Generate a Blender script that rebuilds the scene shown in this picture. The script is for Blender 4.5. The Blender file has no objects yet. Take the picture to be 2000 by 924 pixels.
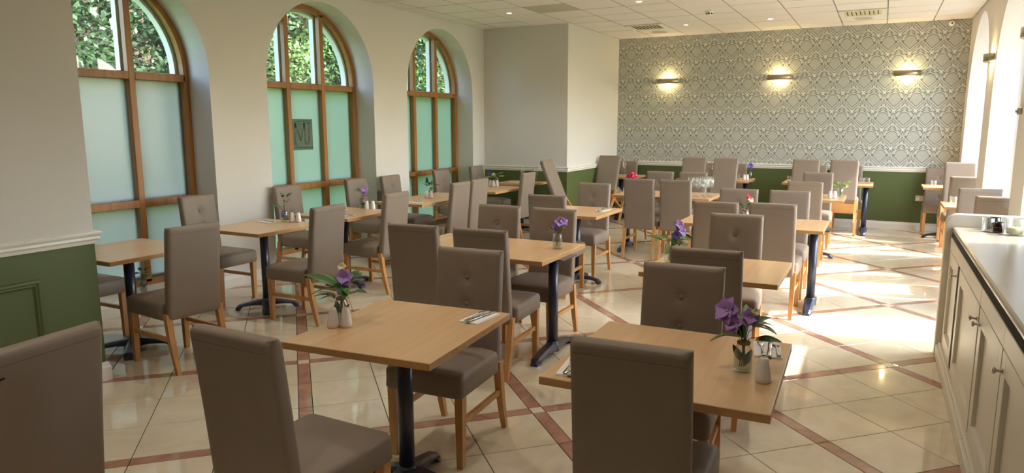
import bpy, math, random
from mathutils import Vector, Matrix, Quaternion

random.seed(7)
PI = math.pi
SC = bpy.context.scene
COL = SC.collection

# ------------------------------------------------------------------ camera
CAM_H = 1.637
YAW, PITCH, ROLL = math.radians(27.55), math.radians(9.118), math.radians(-0.08)
F_PX = 1368.3
fw = Vector((-math.sin(YAW), math.cos(YAW), 0))
rt = Vector((math.cos(YAW), math.sin(YAW), 0))
up = Vector((0, 0, 1))
w2 = fw * math.cos(PITCH) - up * math.sin(PITCH)
u2 = up * math.cos(PITCH) + fw * math.sin(PITCH)
r3 = rt * math.cos(ROLL) + u2 * math.sin(ROLL)
u3 = u2 * math.cos(ROLL) - rt * math.sin(ROLL)
cd = bpy.data.cameras.new('camera')
cd.sensor_fit = 'HORIZONTAL'
cd.sensor_width = 36.0
cd.lens = 36.0 * F_PX / 2000.0
cd.clip_start = 0.05
cd.clip_end = 300
cam = bpy.data.objects.new('camera', cd)
m = Matrix((r3, u3, -w2)).transposed().to_4x4()
m.translation = Vector((0, 0, CAM_H))
cam.matrix_world = m
COL.objects.link(cam)
SC.camera = cam

# ------------------------------------------------------------------ light
SUN_TO = Vector((-1.0, -0.20, -1.08)).normalized()
world = bpy.data.worlds.new('world')
SC.world = world
world.use_nodes = True
wn = world.node_tree
wn.nodes.clear()
wo = wn.nodes.new('ShaderNodeOutputWorld')
wb = wn.nodes.new('ShaderNodeBackground')
sky = wn.nodes.new('ShaderNodeTexSky')
sky.sky_type = 'NISHITA'
sky.sun_disc = False
sky.sun_elevation = math.asin(-SUN_TO.z)
sky.sun_rotation = math.atan2(-SUN_TO.x, -SUN_TO.y)
sky.air_density = 1.0
sky.dust_density = 2.0
wb.inputs[1].default_value = 1.05
wn.links.new(sky.outputs[0], wb.inputs[0])
wn.links.new(wb.outputs[0], wo.inputs[0])
sd = bpy.data.lights.new('sun', 'SUN')
sd.energy = 4.8
sd.angle = math.radians(1.2)
sd.color = (1.0, 0.95, 0.88)
sun = bpy.data.objects.new('sun', sd)
sun.rotation_euler = SUN_TO.to_track_quat('-Z', 'Y').to_euler()
sun.location = (20, 4, 25)
COL.objects.link(sun)
SC.view_settings.view_transform = 'Standard'
SC.view_settings.look = 'None'
SC.view_settings.gamma = 1.0
SC.view_settings.use_curve_mapping = False
SC.view_settings.exposure = 1.16
try:
    SC.cycles.max_bounces = 8
    SC.cycles.diffuse_bounces = 4
    SC.cycles.glossy_bounces = 3
    SC.cycles.transmission_bounces = 6
    SC.cycles.transparent_max_bounces = 16
    SC.cycles.sample_clamp_indirect = 6.0
    SC.cycles.caustics_reflective = False
    SC.cycles.caustics_refractive = False
except Exception:
    pass

# ------------------------------------------------------------------ node helpers
def srgb(r, g, b):
    f = lambda c: (c / 12.92 if c <= 0.04045 else ((c + 0.055) / 1.055) ** 2.4)
    return (f(r / 255), f(g / 255), f(b / 255), 1.0)


def new_mat(name):
    mt = bpy.data.materials.new(name)
    mt.use_nodes = True
    nt = mt.node_tree
    return mt, nt, nt.nodes['Principled BSDF']


def setp(bs, **k):
    for a, v in k.items():
        bs.inputs[a.replace('_', ' ')].default_value = v


def simple(name, col, rough=0.5, metal=0.0, var=0.0, scale=8.0, bump=0.0, bscale=60.0, spec=0.5, coat=0.0):
    mt, nt, bs = new_mat(name)
    bs.inputs['Base Color'].default_value = col
    bs.inputs['Roughness'].default_value = rough
    bs.inputs['Metallic'].default_value = metal
    bs.inputs['Specular IOR Level'].default_value = spec
    if coat:
        bs.inputs['Coat Weight'].default_value = coat
    tc = nt.nodes.new('ShaderNodeTexCoord')
    if var:
        nz = nt.nodes.new('ShaderNodeTexNoise')
        nz.inputs['Scale'].default_value = scale
        nz.inputs['Detail'].default_value = 4
        nt.links.new(tc.outputs['Object'], nz.inputs['Vector'])
        mx = nt.nodes.new('ShaderNodeMixRGB')
        mx.blend_type = 'MIX'
        mx.inputs[1].default_value = tuple(c * (1 - var) for c in col[:3]) + (1,)
        mx.inputs[2].default_value = tuple(min(1, c * (1 + var)) for c in col[:3]) + (1,)
        nt.links.new(nz.outputs[0], mx.inputs[0])
        nt.links.new(mx.outputs[0], bs.inputs['Base Color'])
    if bump:
        n2 = nt.nodes.new('ShaderNodeTexNoise')
        n2.inputs['Scale'].default_value = bscale
        n2.inputs['Detail'].default_value = 3
        nt.links.new(tc.outputs['Object'], n2.inputs['Vector'])
        bp = nt.nodes.new('ShaderNodeBump')
        bp.inputs['Strength'].default_value = bump
        bp.inputs['Distance'].default_value = 0.002
        nt.links.new(n2.outputs[0], bp.inputs['Height'])
        nt.links.new(bp.outputs[0], bs.inputs['Normal'])
    return mt


def emit_mat(name, col, s):
    mt, nt, bs = new_mat(name)
    bs.inputs['Base Color'].default_value = col
    bs.inputs['Emission Color'].default_value = col
    bs.inputs['Emission Strength'].default_value = s
    return mt


def glass_mat(name, tint, refl=0.12, rough=0.02, haze=0.0):
    """thin glass: transparent with a fresnel reflection and a little haze"""
    mt = bpy.data.materials.new(name)
    mt.use_nodes = True
    nt = mt.node_tree
    nt.nodes.clear()
    out = nt.nodes.new('ShaderNodeOutputMaterial')
    tr = nt.nodes.new('ShaderNodeBsdfTransparent')
    tr.inputs[0].default_value = tint
    gl = nt.nodes.new('ShaderNodeBsdfGlossy')
    gl.inputs['Roughness'].default_value = rough
    lw = nt.nodes.new('ShaderNodeLayerWeight')
    lw.inputs[0].default_value = refl
    mx = nt.nodes.new('ShaderNodeMixShader')
    pw = nt.nodes.new('ShaderNodeMath')
    pw.operation = 'POWER'
    pw.inputs[1].default_value = 2.5
    lw.inputs[0].default_value = 0.5
    nt.links.new(lw.outputs['Facing'], pw.inputs[0])
    ms = nt.nodes.new('ShaderNodeMath')
    ms.operation = 'MULTIPLY_ADD'
    ms.inputs[1].default_value = refl
    ms.inputs[2].default_value = refl * 0.08
    nt.links.new(pw.outputs[0], ms.inputs[0])
    nt.links.new(ms.outputs[0], mx.inputs[0])
    nt.links.new(tr.outputs[0], mx.inputs[1])
    nt.links.new(gl.outputs[0], mx.inputs[2])
    last = mx
    if haze:
        df = nt.nodes.new('ShaderNodeBsdfDiffuse')
        df.inputs[0].default_value = (0.85, 0.88, 0.88, 1)
        m2 = nt.nodes.new('ShaderNodeMixShader')
        m2.inputs[0].default_value = haze
        nt.links.new(mx.outputs[0], m2.inputs[1])
        nt.links.new(df.outputs[0], m2.inputs[2])
        last = m2
    nt.links.new(last.outputs[0], out.inputs[0])
    return mt


class NX:
    """tiny math-expression builder for shader nodes"""
    def __init__(s, nt):
        s.nt = nt

    def op(s, o, a, b=None, c=None):
        n = s.nt.nodes.new('ShaderNodeMath')
        n.operation = o
        for i, v in enumerate((a, b, c)):
            if v is None:
                continue
            if isinstance(v, (int, float)):
                n.inputs[i].default_value = v
            else:
                s.nt.links.new(v, n.inputs[i])
        return n.outputs[0]

    def add(s, a, b): return s.op('ADD', a, b)
    def sub(s, a, b): return s.op('SUBTRACT', a, b)
    def mul(s, a, b): return s.op('MULTIPLY', a, b)
    def abs(s, a): return s.op('ABSOLUTE', a)
    def lt(s, a, b): return s.op('LESS_THAN', a, b)
    def mn(s, a, b): return s.op('MINIMUM', a, b)
    def mx(s, a, b): return s.op('MAXIMUM', a, b)
    def fract(s, a): return s.op('FRACT', a)

    def band(s, x, c, w):            # 1 where |x-c| < w, soft
        d = s.abs(s.sub(x, c))
        n = s.nt.nodes.new('ShaderNodeMapRange')
        n.interpolation_type = 'SMOOTHSTEP'
        s.nt.links.new(d, n.inputs[0])
        n.inputs[1].default_value = w * 0.6
        n.inputs[2].default_value = w * 1.4
        n.inputs[3].default_value = 1
        n.inputs[4].default_value = 0
        return n.outputs[0]

    def ell(s, u, v, cu, cv, a, b, ang=0.0):   # soft ellipse mask
        du, dv = s.sub(u, cu), s.sub(v, cv)
        ca, sa = math.cos(ang), math.sin(ang)
        p = s.add(s.mul(du, ca), s.mul(dv, sa))
        q = s.sub(s.mul(dv, ca), s.mul(du, sa))
        r = s.add(s.op('POWER', s.abs(s.mul(p, 1 / a)), 2), s.op('POWER', s.abs(s.mul(q, 1 / b)), 2))
        n = s.nt.nodes.new('ShaderNodeMapRange')
        n.interpolation_type = 'SMOOTHSTEP'
        s.nt.links.new(r, n.inputs[0])
        n.inputs[1].default_value = 0.7
        n.inputs[2].default_value = 1.3
        n.inputs[3].default_value = 1
        n.inputs[4].default_value = 0
        return n.outputs[0]

    def mixc(s, f, a, b):
        n = s.nt.nodes.new('ShaderNodeMixRGB')
        s.nt.links.new(f, n.inputs[0])
        for i, v in ((1, a), (2, b)):
            if isinstance(v, tuple):
                n.inputs[i].default_value = v
            else:
                s.nt.links.new(v, n.inputs[i])
        return n.outputs[0]


# ------------------------------------------------------------------ materials
M = {}
M['wall'] = simple('wall_paint', srgb(217, 212, 207), 0.75, var=0.015, scale=1.5, bump=0.05, bscale=180)
M['white'] = simple('white_gloss_paint', srgb(238, 234, 226), 0.35)
M['green'] = simple('green_paint', srgb(86, 98, 52), 0.5, var=0.03, scale=2)
M['ceil'] = simple('ceiling_tile', srgb(240, 234, 226), 0.85, var=0.015, scale=5, bump=0.15, bscale=220)
M['ceil_grey'] = simple('ceiling_tile_grey', srgb(196, 190, 172), 0.85, var=0.02)
M['ceilbar'] = simple('ceiling_bar', srgb(150, 144, 134), 0.5)
M['grout'] = simple('grout', srgb(52, 42, 34), 0.8)
M['navy'] = simple('navy_steel', srgb(38, 44, 66), 0.32, metal=0.0, spec=0.6, coat=0.25)
M['steel'] = simple('cutlery_steel', srgb(205, 205, 205), 0.16, metal=1.0)
M['bronze'] = simple('brushed_bronze', srgb(176, 164, 140), 0.28, metal=1.0)
M['chrome'] = simple('chrome', srgb(200, 196, 190), 0.18, metal=1.0)
M['ceramic'] = simple('white_ceramic', srgb(236, 230, 226), 0.2, coat=0.4)
M['paper'] = simple('paper_napkin', srgb(240, 234, 228), 0.8, bump=0.1, bscale=400)
M['black'] = simple('black_plastic', srgb(22, 20, 20), 0.4)
M['dark'] = simple('dark_gap', srgb(26, 23, 20), 0.9)
M['stem'] = simple('green_stem', srgb(92, 110, 52), 0.5)
M['leaf'] = simple('leaf', srgb(66, 104, 38), 0.42, var=0.25, scale=40)
M['leaf_l'] = simple('leaf_light', srgb(142, 176, 84), 0.45, var=0.2, scale=40)
M['purple'] = simple('purple_petal', srgb(182, 142, 214), 0.6, var=0.2, scale=60)
M['blue'] = simple('blue_petal', srgb(112, 104, 190), 0.6, var=0.2, scale=60)
M['pink'] = simple('pink_petal', srgb(214, 40, 88), 0.55, var=0.2, scale=60)
M['cream'] = simple('cream_petal', srgb(240, 226, 186), 0.6, var=0.1, scale=60)
M['orange'] = simple('dried_orange_petal', srgb(196, 112, 70), 0.7, var=0.2, scale=60)
M['twine'] = simple('twine', srgb(140, 108, 70), 0.9)
M['water'] = glass_mat('water', (0.80, 0.86, 0.78, 1), 0.2)
M['glass'] = glass_mat('clear_glass', (0.975, 0.985, 0.98, 1), 0.7, 0.04, haze=0.03)
M['pane'] = glass_mat('window_glass', (0.94, 0.97, 0.96, 1), 0.4, 0.0)
M['candle'] = simple('candle_wax', srgb(226, 220, 178), 0.5)
M['darkglass'] = glass_mat('smoked_glass', (0.30, 0.20, 0.17, 1), 0.4)
M['cabinet'] = simple('cabinet_cream_paint', srgb(216, 209, 194), 0.38, var=0.01, scale=4)
M['worktop'] = simple('worktop_laminate', srgb(152, 145, 134), 0.2, var=0.07, scale=3.0)
M['bark'] = simple('bark', srgb(96, 78, 60), 0.9, var=0.3, scale=10)
M['grass'] = simple('grass_ground', srgb(104, 142, 62), 0.9, var=0.3, scale=1.2)
M['paving'] = simple('paving', srgb(140, 136, 130), 0.8, var=0.08, scale=2)
M['brickbank'] = simple('earth_bank', srgb(120, 104, 84), 0.9, var=0.3, scale=3)
M['bulb'] = emit_mat('warm_bulb', (1.0, 0.74, 0.36, 1), 14.0)
M['led'] = emit_mat('downlight_led', (1.0, 0.95, 0.85, 1), 9.0)
M['plate'] = simple('socket_plate', srgb(205, 196, 180), 0.3, metal=0.6)
M['felt'] = simple('felt', srgb(40, 30, 24), 0.9)
M['outer_white'] = simple('outer_white_paint', srgb(232, 232, 222), 0.5)


def leather():
    mt, nt, bs = new_mat('taupe_leather')
    tc = nt.nodes.new('ShaderNodeTexCoord')
    n1 = nt.nodes.new('ShaderNodeTexNoise')
    n1.inputs['Scale'].default_value = 6
    nt.links.new(tc.outputs['Object'], n1.inputs['Vector'])
    cr = nt.nodes.new('ShaderNodeMixRGB')
    cr.inputs[1].default_value = srgb(131, 115, 101)
    cr.inputs[2].default_value = srgb(143, 127, 113)
    nt.links.new(n1.outputs[0], cr.inputs[0])
    nt.links.new(cr.outputs[0], bs.inputs['Base Color'])
    vo = nt.nodes.new('ShaderNodeTexVoronoi')
    vo.inputs['Scale'].default_value = 260
    nt.links.new(tc.outputs['Object'], vo.inputs['Vector'])
    bp = nt.nodes.new('ShaderNodeBump')
    bp.inputs['Strength'].default_value = 0.12
    bp.inputs['Distance'].default_value = 0.001
    nt.links.new(vo.outputs[0], bp.inputs['Height'])
    nt.links.new(bp.outputs[0], bs.inputs['Normal'])
    setp(bs, Roughness=0.5)
    bs.inputs['Specular IOR Level'].default_value = 0.45
    return mt


def wood(name, c1, c2, axis=1, scale=1.0, rough=0.4, coat=0.0):
    mt, nt, bs = new_mat(name)
    tc = nt.nodes.new('ShaderNodeTexCoord')
    mp = nt.nodes.new('ShaderNodeMapping')
    s = [26 * scale] * 3
    s[axis] = 1.6 * scale
    mp.inputs['Scale'].default_value = s
    nt.links.new(tc.outputs['Object'], mp.inputs[0])
    nz = nt.nodes.new('ShaderNodeTexNoise')
    nz.inputs['Scale'].default_value = 1.0
    nz.inputs['Detail'].default_value = 5
    nz.inputs['Distortion'].default_value = 0.4
    nt.links.new(mp.outputs[0], nz.inputs['Vector'])
    mx = nt.nodes.new('ShaderNodeMixRGB')
    mx.inputs[1].default_value = c1
    mx.inputs[2].default_value = c2
    mr = nt.nodes.new('ShaderNodeMapRange')
    mr.inputs[1].default_value = 0.32
    mr.inputs[2].default_value = 0.68
    nt.links.new(nz.outputs[0], mr.inputs[0])
    nt.links.new(mr.outputs[0], mx.inputs[0])
    nt.links.new(mx.outputs[0], bs.inputs['Base Color'])
    setp(bs, Roughness=rough)
    if coat:
        bs.inputs['Coat Weight'].default_value = coat
        bs.inputs['Coat Roughness'].default_value = 0.15
    return mt


def tile_mat(name, c1, c2, rough):
    mt, nt, bs = new_mat(name)
    oi = nt.nodes.new('ShaderNodeObjectInfo')
    tc = nt.nodes.new('ShaderNodeTexCoord')
    ad = nt.nodes.new('ShaderNodeVectorMath')
    ad.operation = 'ADD'
    nt.links.new(tc.outputs['Object'], ad.inputs[0])
    cm = nt.nodes.new('ShaderNodeCombineXYZ')
    ml = nt.nodes.new('ShaderNodeMath')
    ml.operation = 'MULTIPLY'
    ml.inputs[1].default_value = 50
    nt.links.new(oi.outputs['Random'], ml.inputs[0])
    nt.links.new(ml.outputs[0], cm.inputs[0])
    nt.links.new(cm.outputs[0], ad.inputs[1])
    nz = nt.nodes.new('ShaderNodeTexNoise')
    nz.inputs['Scale'].default_value = 5
    nz.inputs['Detail'].default_value = 6
    nz.inputs['Distortion'].default_value = 1.2
    nt.links.new(ad.outputs[0], nz.inputs['Vector'])
    mx = nt.nodes.new('ShaderNodeMixRGB')
    mx.inputs[1].default_value = c1
    mx.inputs[2].default_value = c2
    mr = nt.nodes.new('ShaderNodeMapRange')
    mr.inputs[1].default_value = 0.3
    mr.inputs[2].default_value = 0.7
    nt.links.new(nz.outputs[0], mr.inputs[0])
    nt.links.new(mr.outputs[0], mx.inputs[0])
    nt.links.new(mx.outputs[0], bs.inputs['Base Color'])
    setp(bs, Roughness=rough)
    bs.inputs['Specular IOR Level'].default_value = 0.75
    return mt


def frosted(name, tint):
    mt = bpy.data.materials.new(name)
    mt.use_nodes = True
    nt = mt.node_tree
    nt.nodes.clear()
    out = nt.nodes.new('ShaderNodeOutputMaterial')
    tr = nt.nodes.new('ShaderNodeBsdfTranslucent')
    tr.inputs[0].default_value = tint
    df = nt.nodes.new('ShaderNodeBsdfDiffuse')
    df.inputs[0].default_value = (0.35, 0.38, 0.37, 1)
    gl = nt.nodes.new('ShaderNodeBsdfGlossy')
    gl.inputs['Roughness'].default_value = 0.25
    m1 = nt.nodes.new('ShaderNodeMixShader')
    m1.inputs[0].default_value = 0.22
    nt.links.new(tr.outputs[0], m1.inputs[1])
    nt.links.new(df.outputs[0], m1.inputs[2])
    m2 = nt.nodes.new('ShaderNodeMixShader')
    m2.inputs[0].default_value = 0.05
    nt.links.new(m1.outputs[0], m2.inputs[1])
    nt.links.new(gl.outputs[0], m2.inputs[2])
    nt.links.new(m2.outputs[0], out.inputs[0])
    return mt


def wallpaper():
    mt, nt, bs = new_mat('damask_wallpaper')
    x = NX(nt)
    tc = nt.nodes.new('ShaderNodeTexCoord')
    sp = nt.nodes.new('ShaderNodeSeparateXYZ')
    nt.links.new(tc.outputs['Object'], sp.inputs[0])
    X = x.mul(sp.outputs[0], 1 / 0.29)
    Y = x.mul(sp.outputs[2], 1 / 0.57)
    ua, va = x.sub(x.fract(x.add(X, 100.5)), 0.5), x.sub(x.fract(x.add(Y, 100.5)), 0.5)
    ub, vb = x.sub(x.fract(x.add(X, 100.0)), 0.5), x.sub(x.fract(x.add(Y, 100.0)), 0.5)

    def met(u, v):      # ogee metric : diamond with a wavy side
        av = x.abs(v)
        wv = x.mul(x.op('SINE', x.mul(av, 4 * PI)), 0.05)
        return x.add(x.add(x.abs(u), av), wv)
    ma, mb = met(ua, va), met(ub, vb)
    inA = x.lt(ma, mb)

    def pick(a, b):
        return x.add(x.mul(inA, a), x.mul(x.sub(1, inA), b))
    u, v, e = pick(ua, ub), pick(va, vb), pick(ma, mb)
    au = x.abs(u)
    fine = nt.nodes.new('ShaderNodeTexVoronoi')
    fine.inputs['Scale'].default_value = 95
    nt.links.new(tc.outputs['Object'], fine.inputs['Vector'])
    base, dark, lite = srgb(168, 170, 162), srgb(112, 114, 106), srgb(212, 210, 200)
    col = x.mixc(x.mul(fine.outputs[0], 0.45), base, lite)
    # everything below in metres from the middle of a medallion
    nz = nt.nodes.new('ShaderNodeTexNoise')
    nz.inputs['Scale'].default_value = 55
    nt.links.new(tc.outputs['Object'], nz.inputs['Vector'])
    wob = x.mul(x.sub(nz.outputs[0], 0.5), 0.012)
    p = x.add(x.mul(au, 0.29), wob)
    q = x.add(x.mul(v, 0.57), wob)
    vee = x.add(p, x.abs(q))                       # 45 degree V
    low = x.lt(q, 0.012)
    hi = x.lt(0.012, q)
    dome = x.op('SQRT', x.add(x.mul(p, p), x.mul(x.mul(q, q), 0.8)))
    col = x.mixc(x.mul(x.mul(x.band(vee, 0.106, 0.008), low), 0.95), col, dark)
    col = x.mixc(x.mul(x.mul(x.band(vee, 0.1225, 0.009), low), 0.9), col, lite)
    col = x.mixc(x.mul(x.mul(x.band(vee, 0.139, 0.007), low), 0.75), col, dark)
    col = x.mixc(x.mul(x.mul(x.band(dome, 0.086, 0.0065), hi), 0.7), col, dark)
    col = x.mixc(x.mul(x.mul(x.band(dome, 0.100, 0.007), hi), 0.7), col, lite)
    for cu, cv, a, b, ang, c, f in (
            (0.062, -0.150, 0.048, 0.0150, 0.80, dark, 0.95), (0.062, -0.150, 0.036, 0.0075, 0.80, lite, 0.9),
            (0.100, -0.128, 0.034, 0.0100, 0.85, dark, 0.9), (0.106, -0.124, 0.026, 0.0045, 0.85, lite, 0.8),
            (0.040, -0.205, 0.040, 0.0090, 0.85, dark, 0.8), (0.050, -0.205, 0.034, 0.0050, 0.85, lite, 0.8),
            (0.102, 0.010, 0.014, 0.0150, 0.0, dark, 0.9), (0.092, 0.040, 0.0110, 0.0065, 0.0, lite, 1.0),
            (0.142, 0.020, 0.0055, 0.032, 0.0, dark, 0.9), (0.128, 0.030, 0.0050, 0.030, 0.1, lite, 0.8),
            (0.046, 0.112, 0.034, 0.0075, -0.55, dark, 0.85), (0.052, 0.126, 0.034, 0.0055, -0.55, lite, 0.85),
            (0.030, 0.155, 0.034, 0.0075, -0.9, dark, 0.85), (0.044, 0.165, 0.030, 0.0055, -0.9, lite, 0.8),
            (0.012, 0.200, 0.030, 0.0060, -1.25, lite, 0.85), (0.026, 0.215, 0.026, 0.0055, -1.2, dark, 0.8),
            (0.090, 0.085, 0.024, 0.0060, -0.75, lite, 0.8), (0.104, 0.070, 0.022, 0.0050, -0.8, dark, 0.8)):
        col = x.mixc(x.mul(x.ell(p, q, cu, cv, a * 1.1, b * 1.3, ang), f), col, c)
    # crown marks
    col = x.mixc(x.ell(p, q, 0.0, -0.172, 0.019, 0.026), col, lite)
    col = x.mixc(x.ell(p, q, 0.020, -0.150, 0.010, 0.008), col, lite)
    col = x.mixc(x.mul(x.ell(p, q, 0.0, -0.205, 0.012, 0.012), 0.9), col, dark)
    col = x.mixc(x.mul(x.ell(p, q, 0.0, 0.245, 0.005, 0.030), 0.9), col, dark)
    nt.links.new(col, bs.inputs['Base Color'])
    setp(bs, Roughness=0.6)
    return mt


M['leather'] = leather()
M['seam'] = simple('seam_thread', srgb(104, 90, 78), 0.6)
M['beech'] = wood('beech_laminate', srgb(206, 165, 119), srgb(220, 180, 134), axis=1, scale=1.0, rough=0.36, coat=0.15)
M['edge'] = wood('beech_edging', srgb(186, 140, 88), srgb(200, 154, 102), axis=0, rough=0.4)
M['oakleg'] = wood('beech_leg', srgb(190, 136, 78), srgb(208, 156, 98), axis=2, rough=0.35, coat=0.1)
M['oakframe'] = wood('oak_frame', srgb(148, 98, 50), srgb(172, 120, 66), axis=2, rough=0.4)
M['ply'] = wood('plywood', srgb(196, 150, 98), srgb(210, 166, 116), axis=0, rough=0.6)
M['tile'] = tile_mat('cream_marble_tile', srgb(211, 198, 172), srgb(224, 212, 188), 0.045)
M['strip'] = tile_mat('rose_marble_strip', srgb(156, 112, 95), srgb(186, 145, 127), 0.06)
M['frost1'] = frosted('frosted_glass', (0.60, 0.585, 0.53, 1))
M['frost2'] = frosted('frosted_glass_green', (0.68, 0.76, 0.62, 1))
M['paperwall'] = wallpaper()

# ------------------------------------------------------------------ mesh helpers
def mesh(name, v, f, mats, smooth=False, fm=None):
    me = bpy.data.meshes.new(name)
    me.from_pydata([tuple(p) for p in v], [], f)
    if not isinstance(mats, (list, tuple)):
        mats = [mats]
    for mt in mats:
        me.materials.append(M[mt])
    if fm:
        me.polygons.foreach_set('material_index', fm)
    if smooth:
        me.polygons.foreach_set('use_smooth', [True] * len(me.polygons))
    me.update()
    return me


def link(name, me, parent=None, loc=None, rot=None):
    o = bpy.data.objects.new(name, me)
    COL.objects.link(o)
    if parent is not None:
        o.parent = parent
    if loc is not None:
        o.location = loc
    if rot is not None:
        o.rotation_euler = rot
    return o


def tag(o, label=None, cat=None, group=None, kind=None):
    if label: o['label'] = label
    if cat: o['category'] = cat
    if group: o['group'] = group
    if kind: o['kind'] = kind
    return o


def thing(name, label, cat, loc=(0, 0, 0), rz=0.0, group=None, kind=None):
    o = link(name, None, None, loc, (0, 0, rz))
    o.empty_display_size = 0.1
    return tag(o, label, cat, group, kind)


class B:
    """collects vertices and faces"""
    def __init__(s):
        s.v, s.f, s.m = [], [], []

    def add(s, v, f, mi=0):
        n = len(s.v)
        s.v += [tuple(p) for p in v]
        s.f += [tuple(i + n for i in q) for q in f]
        s.m += [mi] * len(f)
        return s

    def box(s, x0, x1, y0, y1, z0, z1, mi=0):
        v = [(x0, y0, z0), (x1, y0, z0), (x1, y1, z0), (x0, y1, z0), (x0, y0, z1), (x1, y0, z1), (x1, y1, z1), (x0, y1, z1)]
        return s.add(v, [(3, 2, 1, 0), (4, 5, 6, 7), (0, 1, 5, 4), (1, 2, 6, 5), (2, 3, 7, 6), (3, 0, 4, 7)], mi)

    def bbox(s, x0, x1, y0, y1, z0, z1, b, mi=0):
        """box with chamfered top and side edges"""
        import itertools
        cs = []
        for z, ins in ((z0, b), (z0 + b, 0), (z1 - b, 0), (z1, b)):
            i = ins
            ring = [(x0 + i + b * (i == 0), y0 + i), (x1 - i - b * (i == 0), y0 + i), (x1 - i, y0 + i + b * (i == 0)), (x1 - i, y1 - i - b * (i == 0)),
                    (x1 - i - b * (i == 0), y1 - i), (x0 + i + b * (i == 0), y1 - i), (x0 + i, y1 - i - b * (i == 0)), (x0 + i, y0 + i + b * (i == 0))]
            if i:
                ring = [(x0 + i + b * .3, y0 + i), (x1 - i - b * .3, y0 + i), (x1 - i, y0 + i + b * .3), (x1 - i, y1 - i - b * .3),
                        (x1 - i - b * .3, y1 - i), (x0 + i + b * .3, y1 - i), (x0 + i, y1 - i - b * .3), (x0 + i, y0 + i + b * .3)]
            cs.append([(p[0], p[1], z) for p in ring])
        return s.loft(cs, True, mi)

    def loft(s, rings, caps=True, mi=0):
        n = len(rings[0])
        v = [p for r in rings for p in r]
        f = []
        for k in range(len(rings) - 1):
            for i in range(n):
                j = (i + 1) % n
                f.append((k * n + i, k * n + j, (k + 1) * n + j, (k + 1) * n + i))
        if caps:
            f.append(tuple(reversed(range(n))))
            f.append(tuple((len(rings) - 1) * n + i for i in range(n)))
        return s.add(v, f, mi)

    def lathe(s, prof, n=20, c=(0, 0, 0), mi=0, caps=False):
        rings = [[(c[0] + r * math.cos(2 * PI * i / n), c[1] + r * math.sin(2 * PI * i / n), c[2] + z) for i in range(n)] for r, z in prof]
        return s.loft(rings, caps, mi)

    def tube(s, pts, r, n=8, mi=0):
        pts = [Vector(p) for p in pts]
        rings = []
        for i, p in enumerate(pts):
            t = (pts[min(i + 1, len(pts) - 1)] - pts[max(i - 1, 0)]).normalized()
            a = t.orthogonal().normalized() if i == 0 else (a - t * a.dot(t)).normalized()
            b = t.cross(a)
            rr = r[i] if isinstance(r, (list, tuple)) else r
            rings.append([p + (a * math.cos(2 * PI * k / n) + b * math.sin(2 * PI * k / n)) * rr for k in range(n)])
        return s.loft(rings, True, mi)

    def build(s, name, mats, parent=None, smooth=False, loc=None, rot=None):
        return link(name, mesh(name, s.v, s.f, mats, smooth, s.m), parent, loc, rot)

    def mesh(s, name, mats, smooth=False):
        return mesh(name, s.v, s.f, mats, smooth, s.m)


# ------------------------------------------------------------------ room numbers
XL, XR, YF, YB, ZC = -5.76, 1.056, 12.40, -3.6, 3.139
XP, YP = -4.35, 2.645           # pier at the left: face and corner
XK, YK = -4.29, 10.07           # corner block: face and front
ZD = 0.975                      # top of dado rail

def in_room(x, y, m=0.0):
    if not (XL - m < x < XR + 0.38 + m and YB - m < y < YF + m): return False
    if x < XP - m and y < YP - m: return False
    if x < XK - m and y > YK + m: return False
    return True


def to_px(x, y, z):
    d = Vector((x, y, z - CAM_H))
    c = d.dot(w2)
    if c < 0.05: return None
    return 1000 + F_PX * d.dot(r3) / c, 462 - F_PX * d.dot(u3) / c, c


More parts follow.
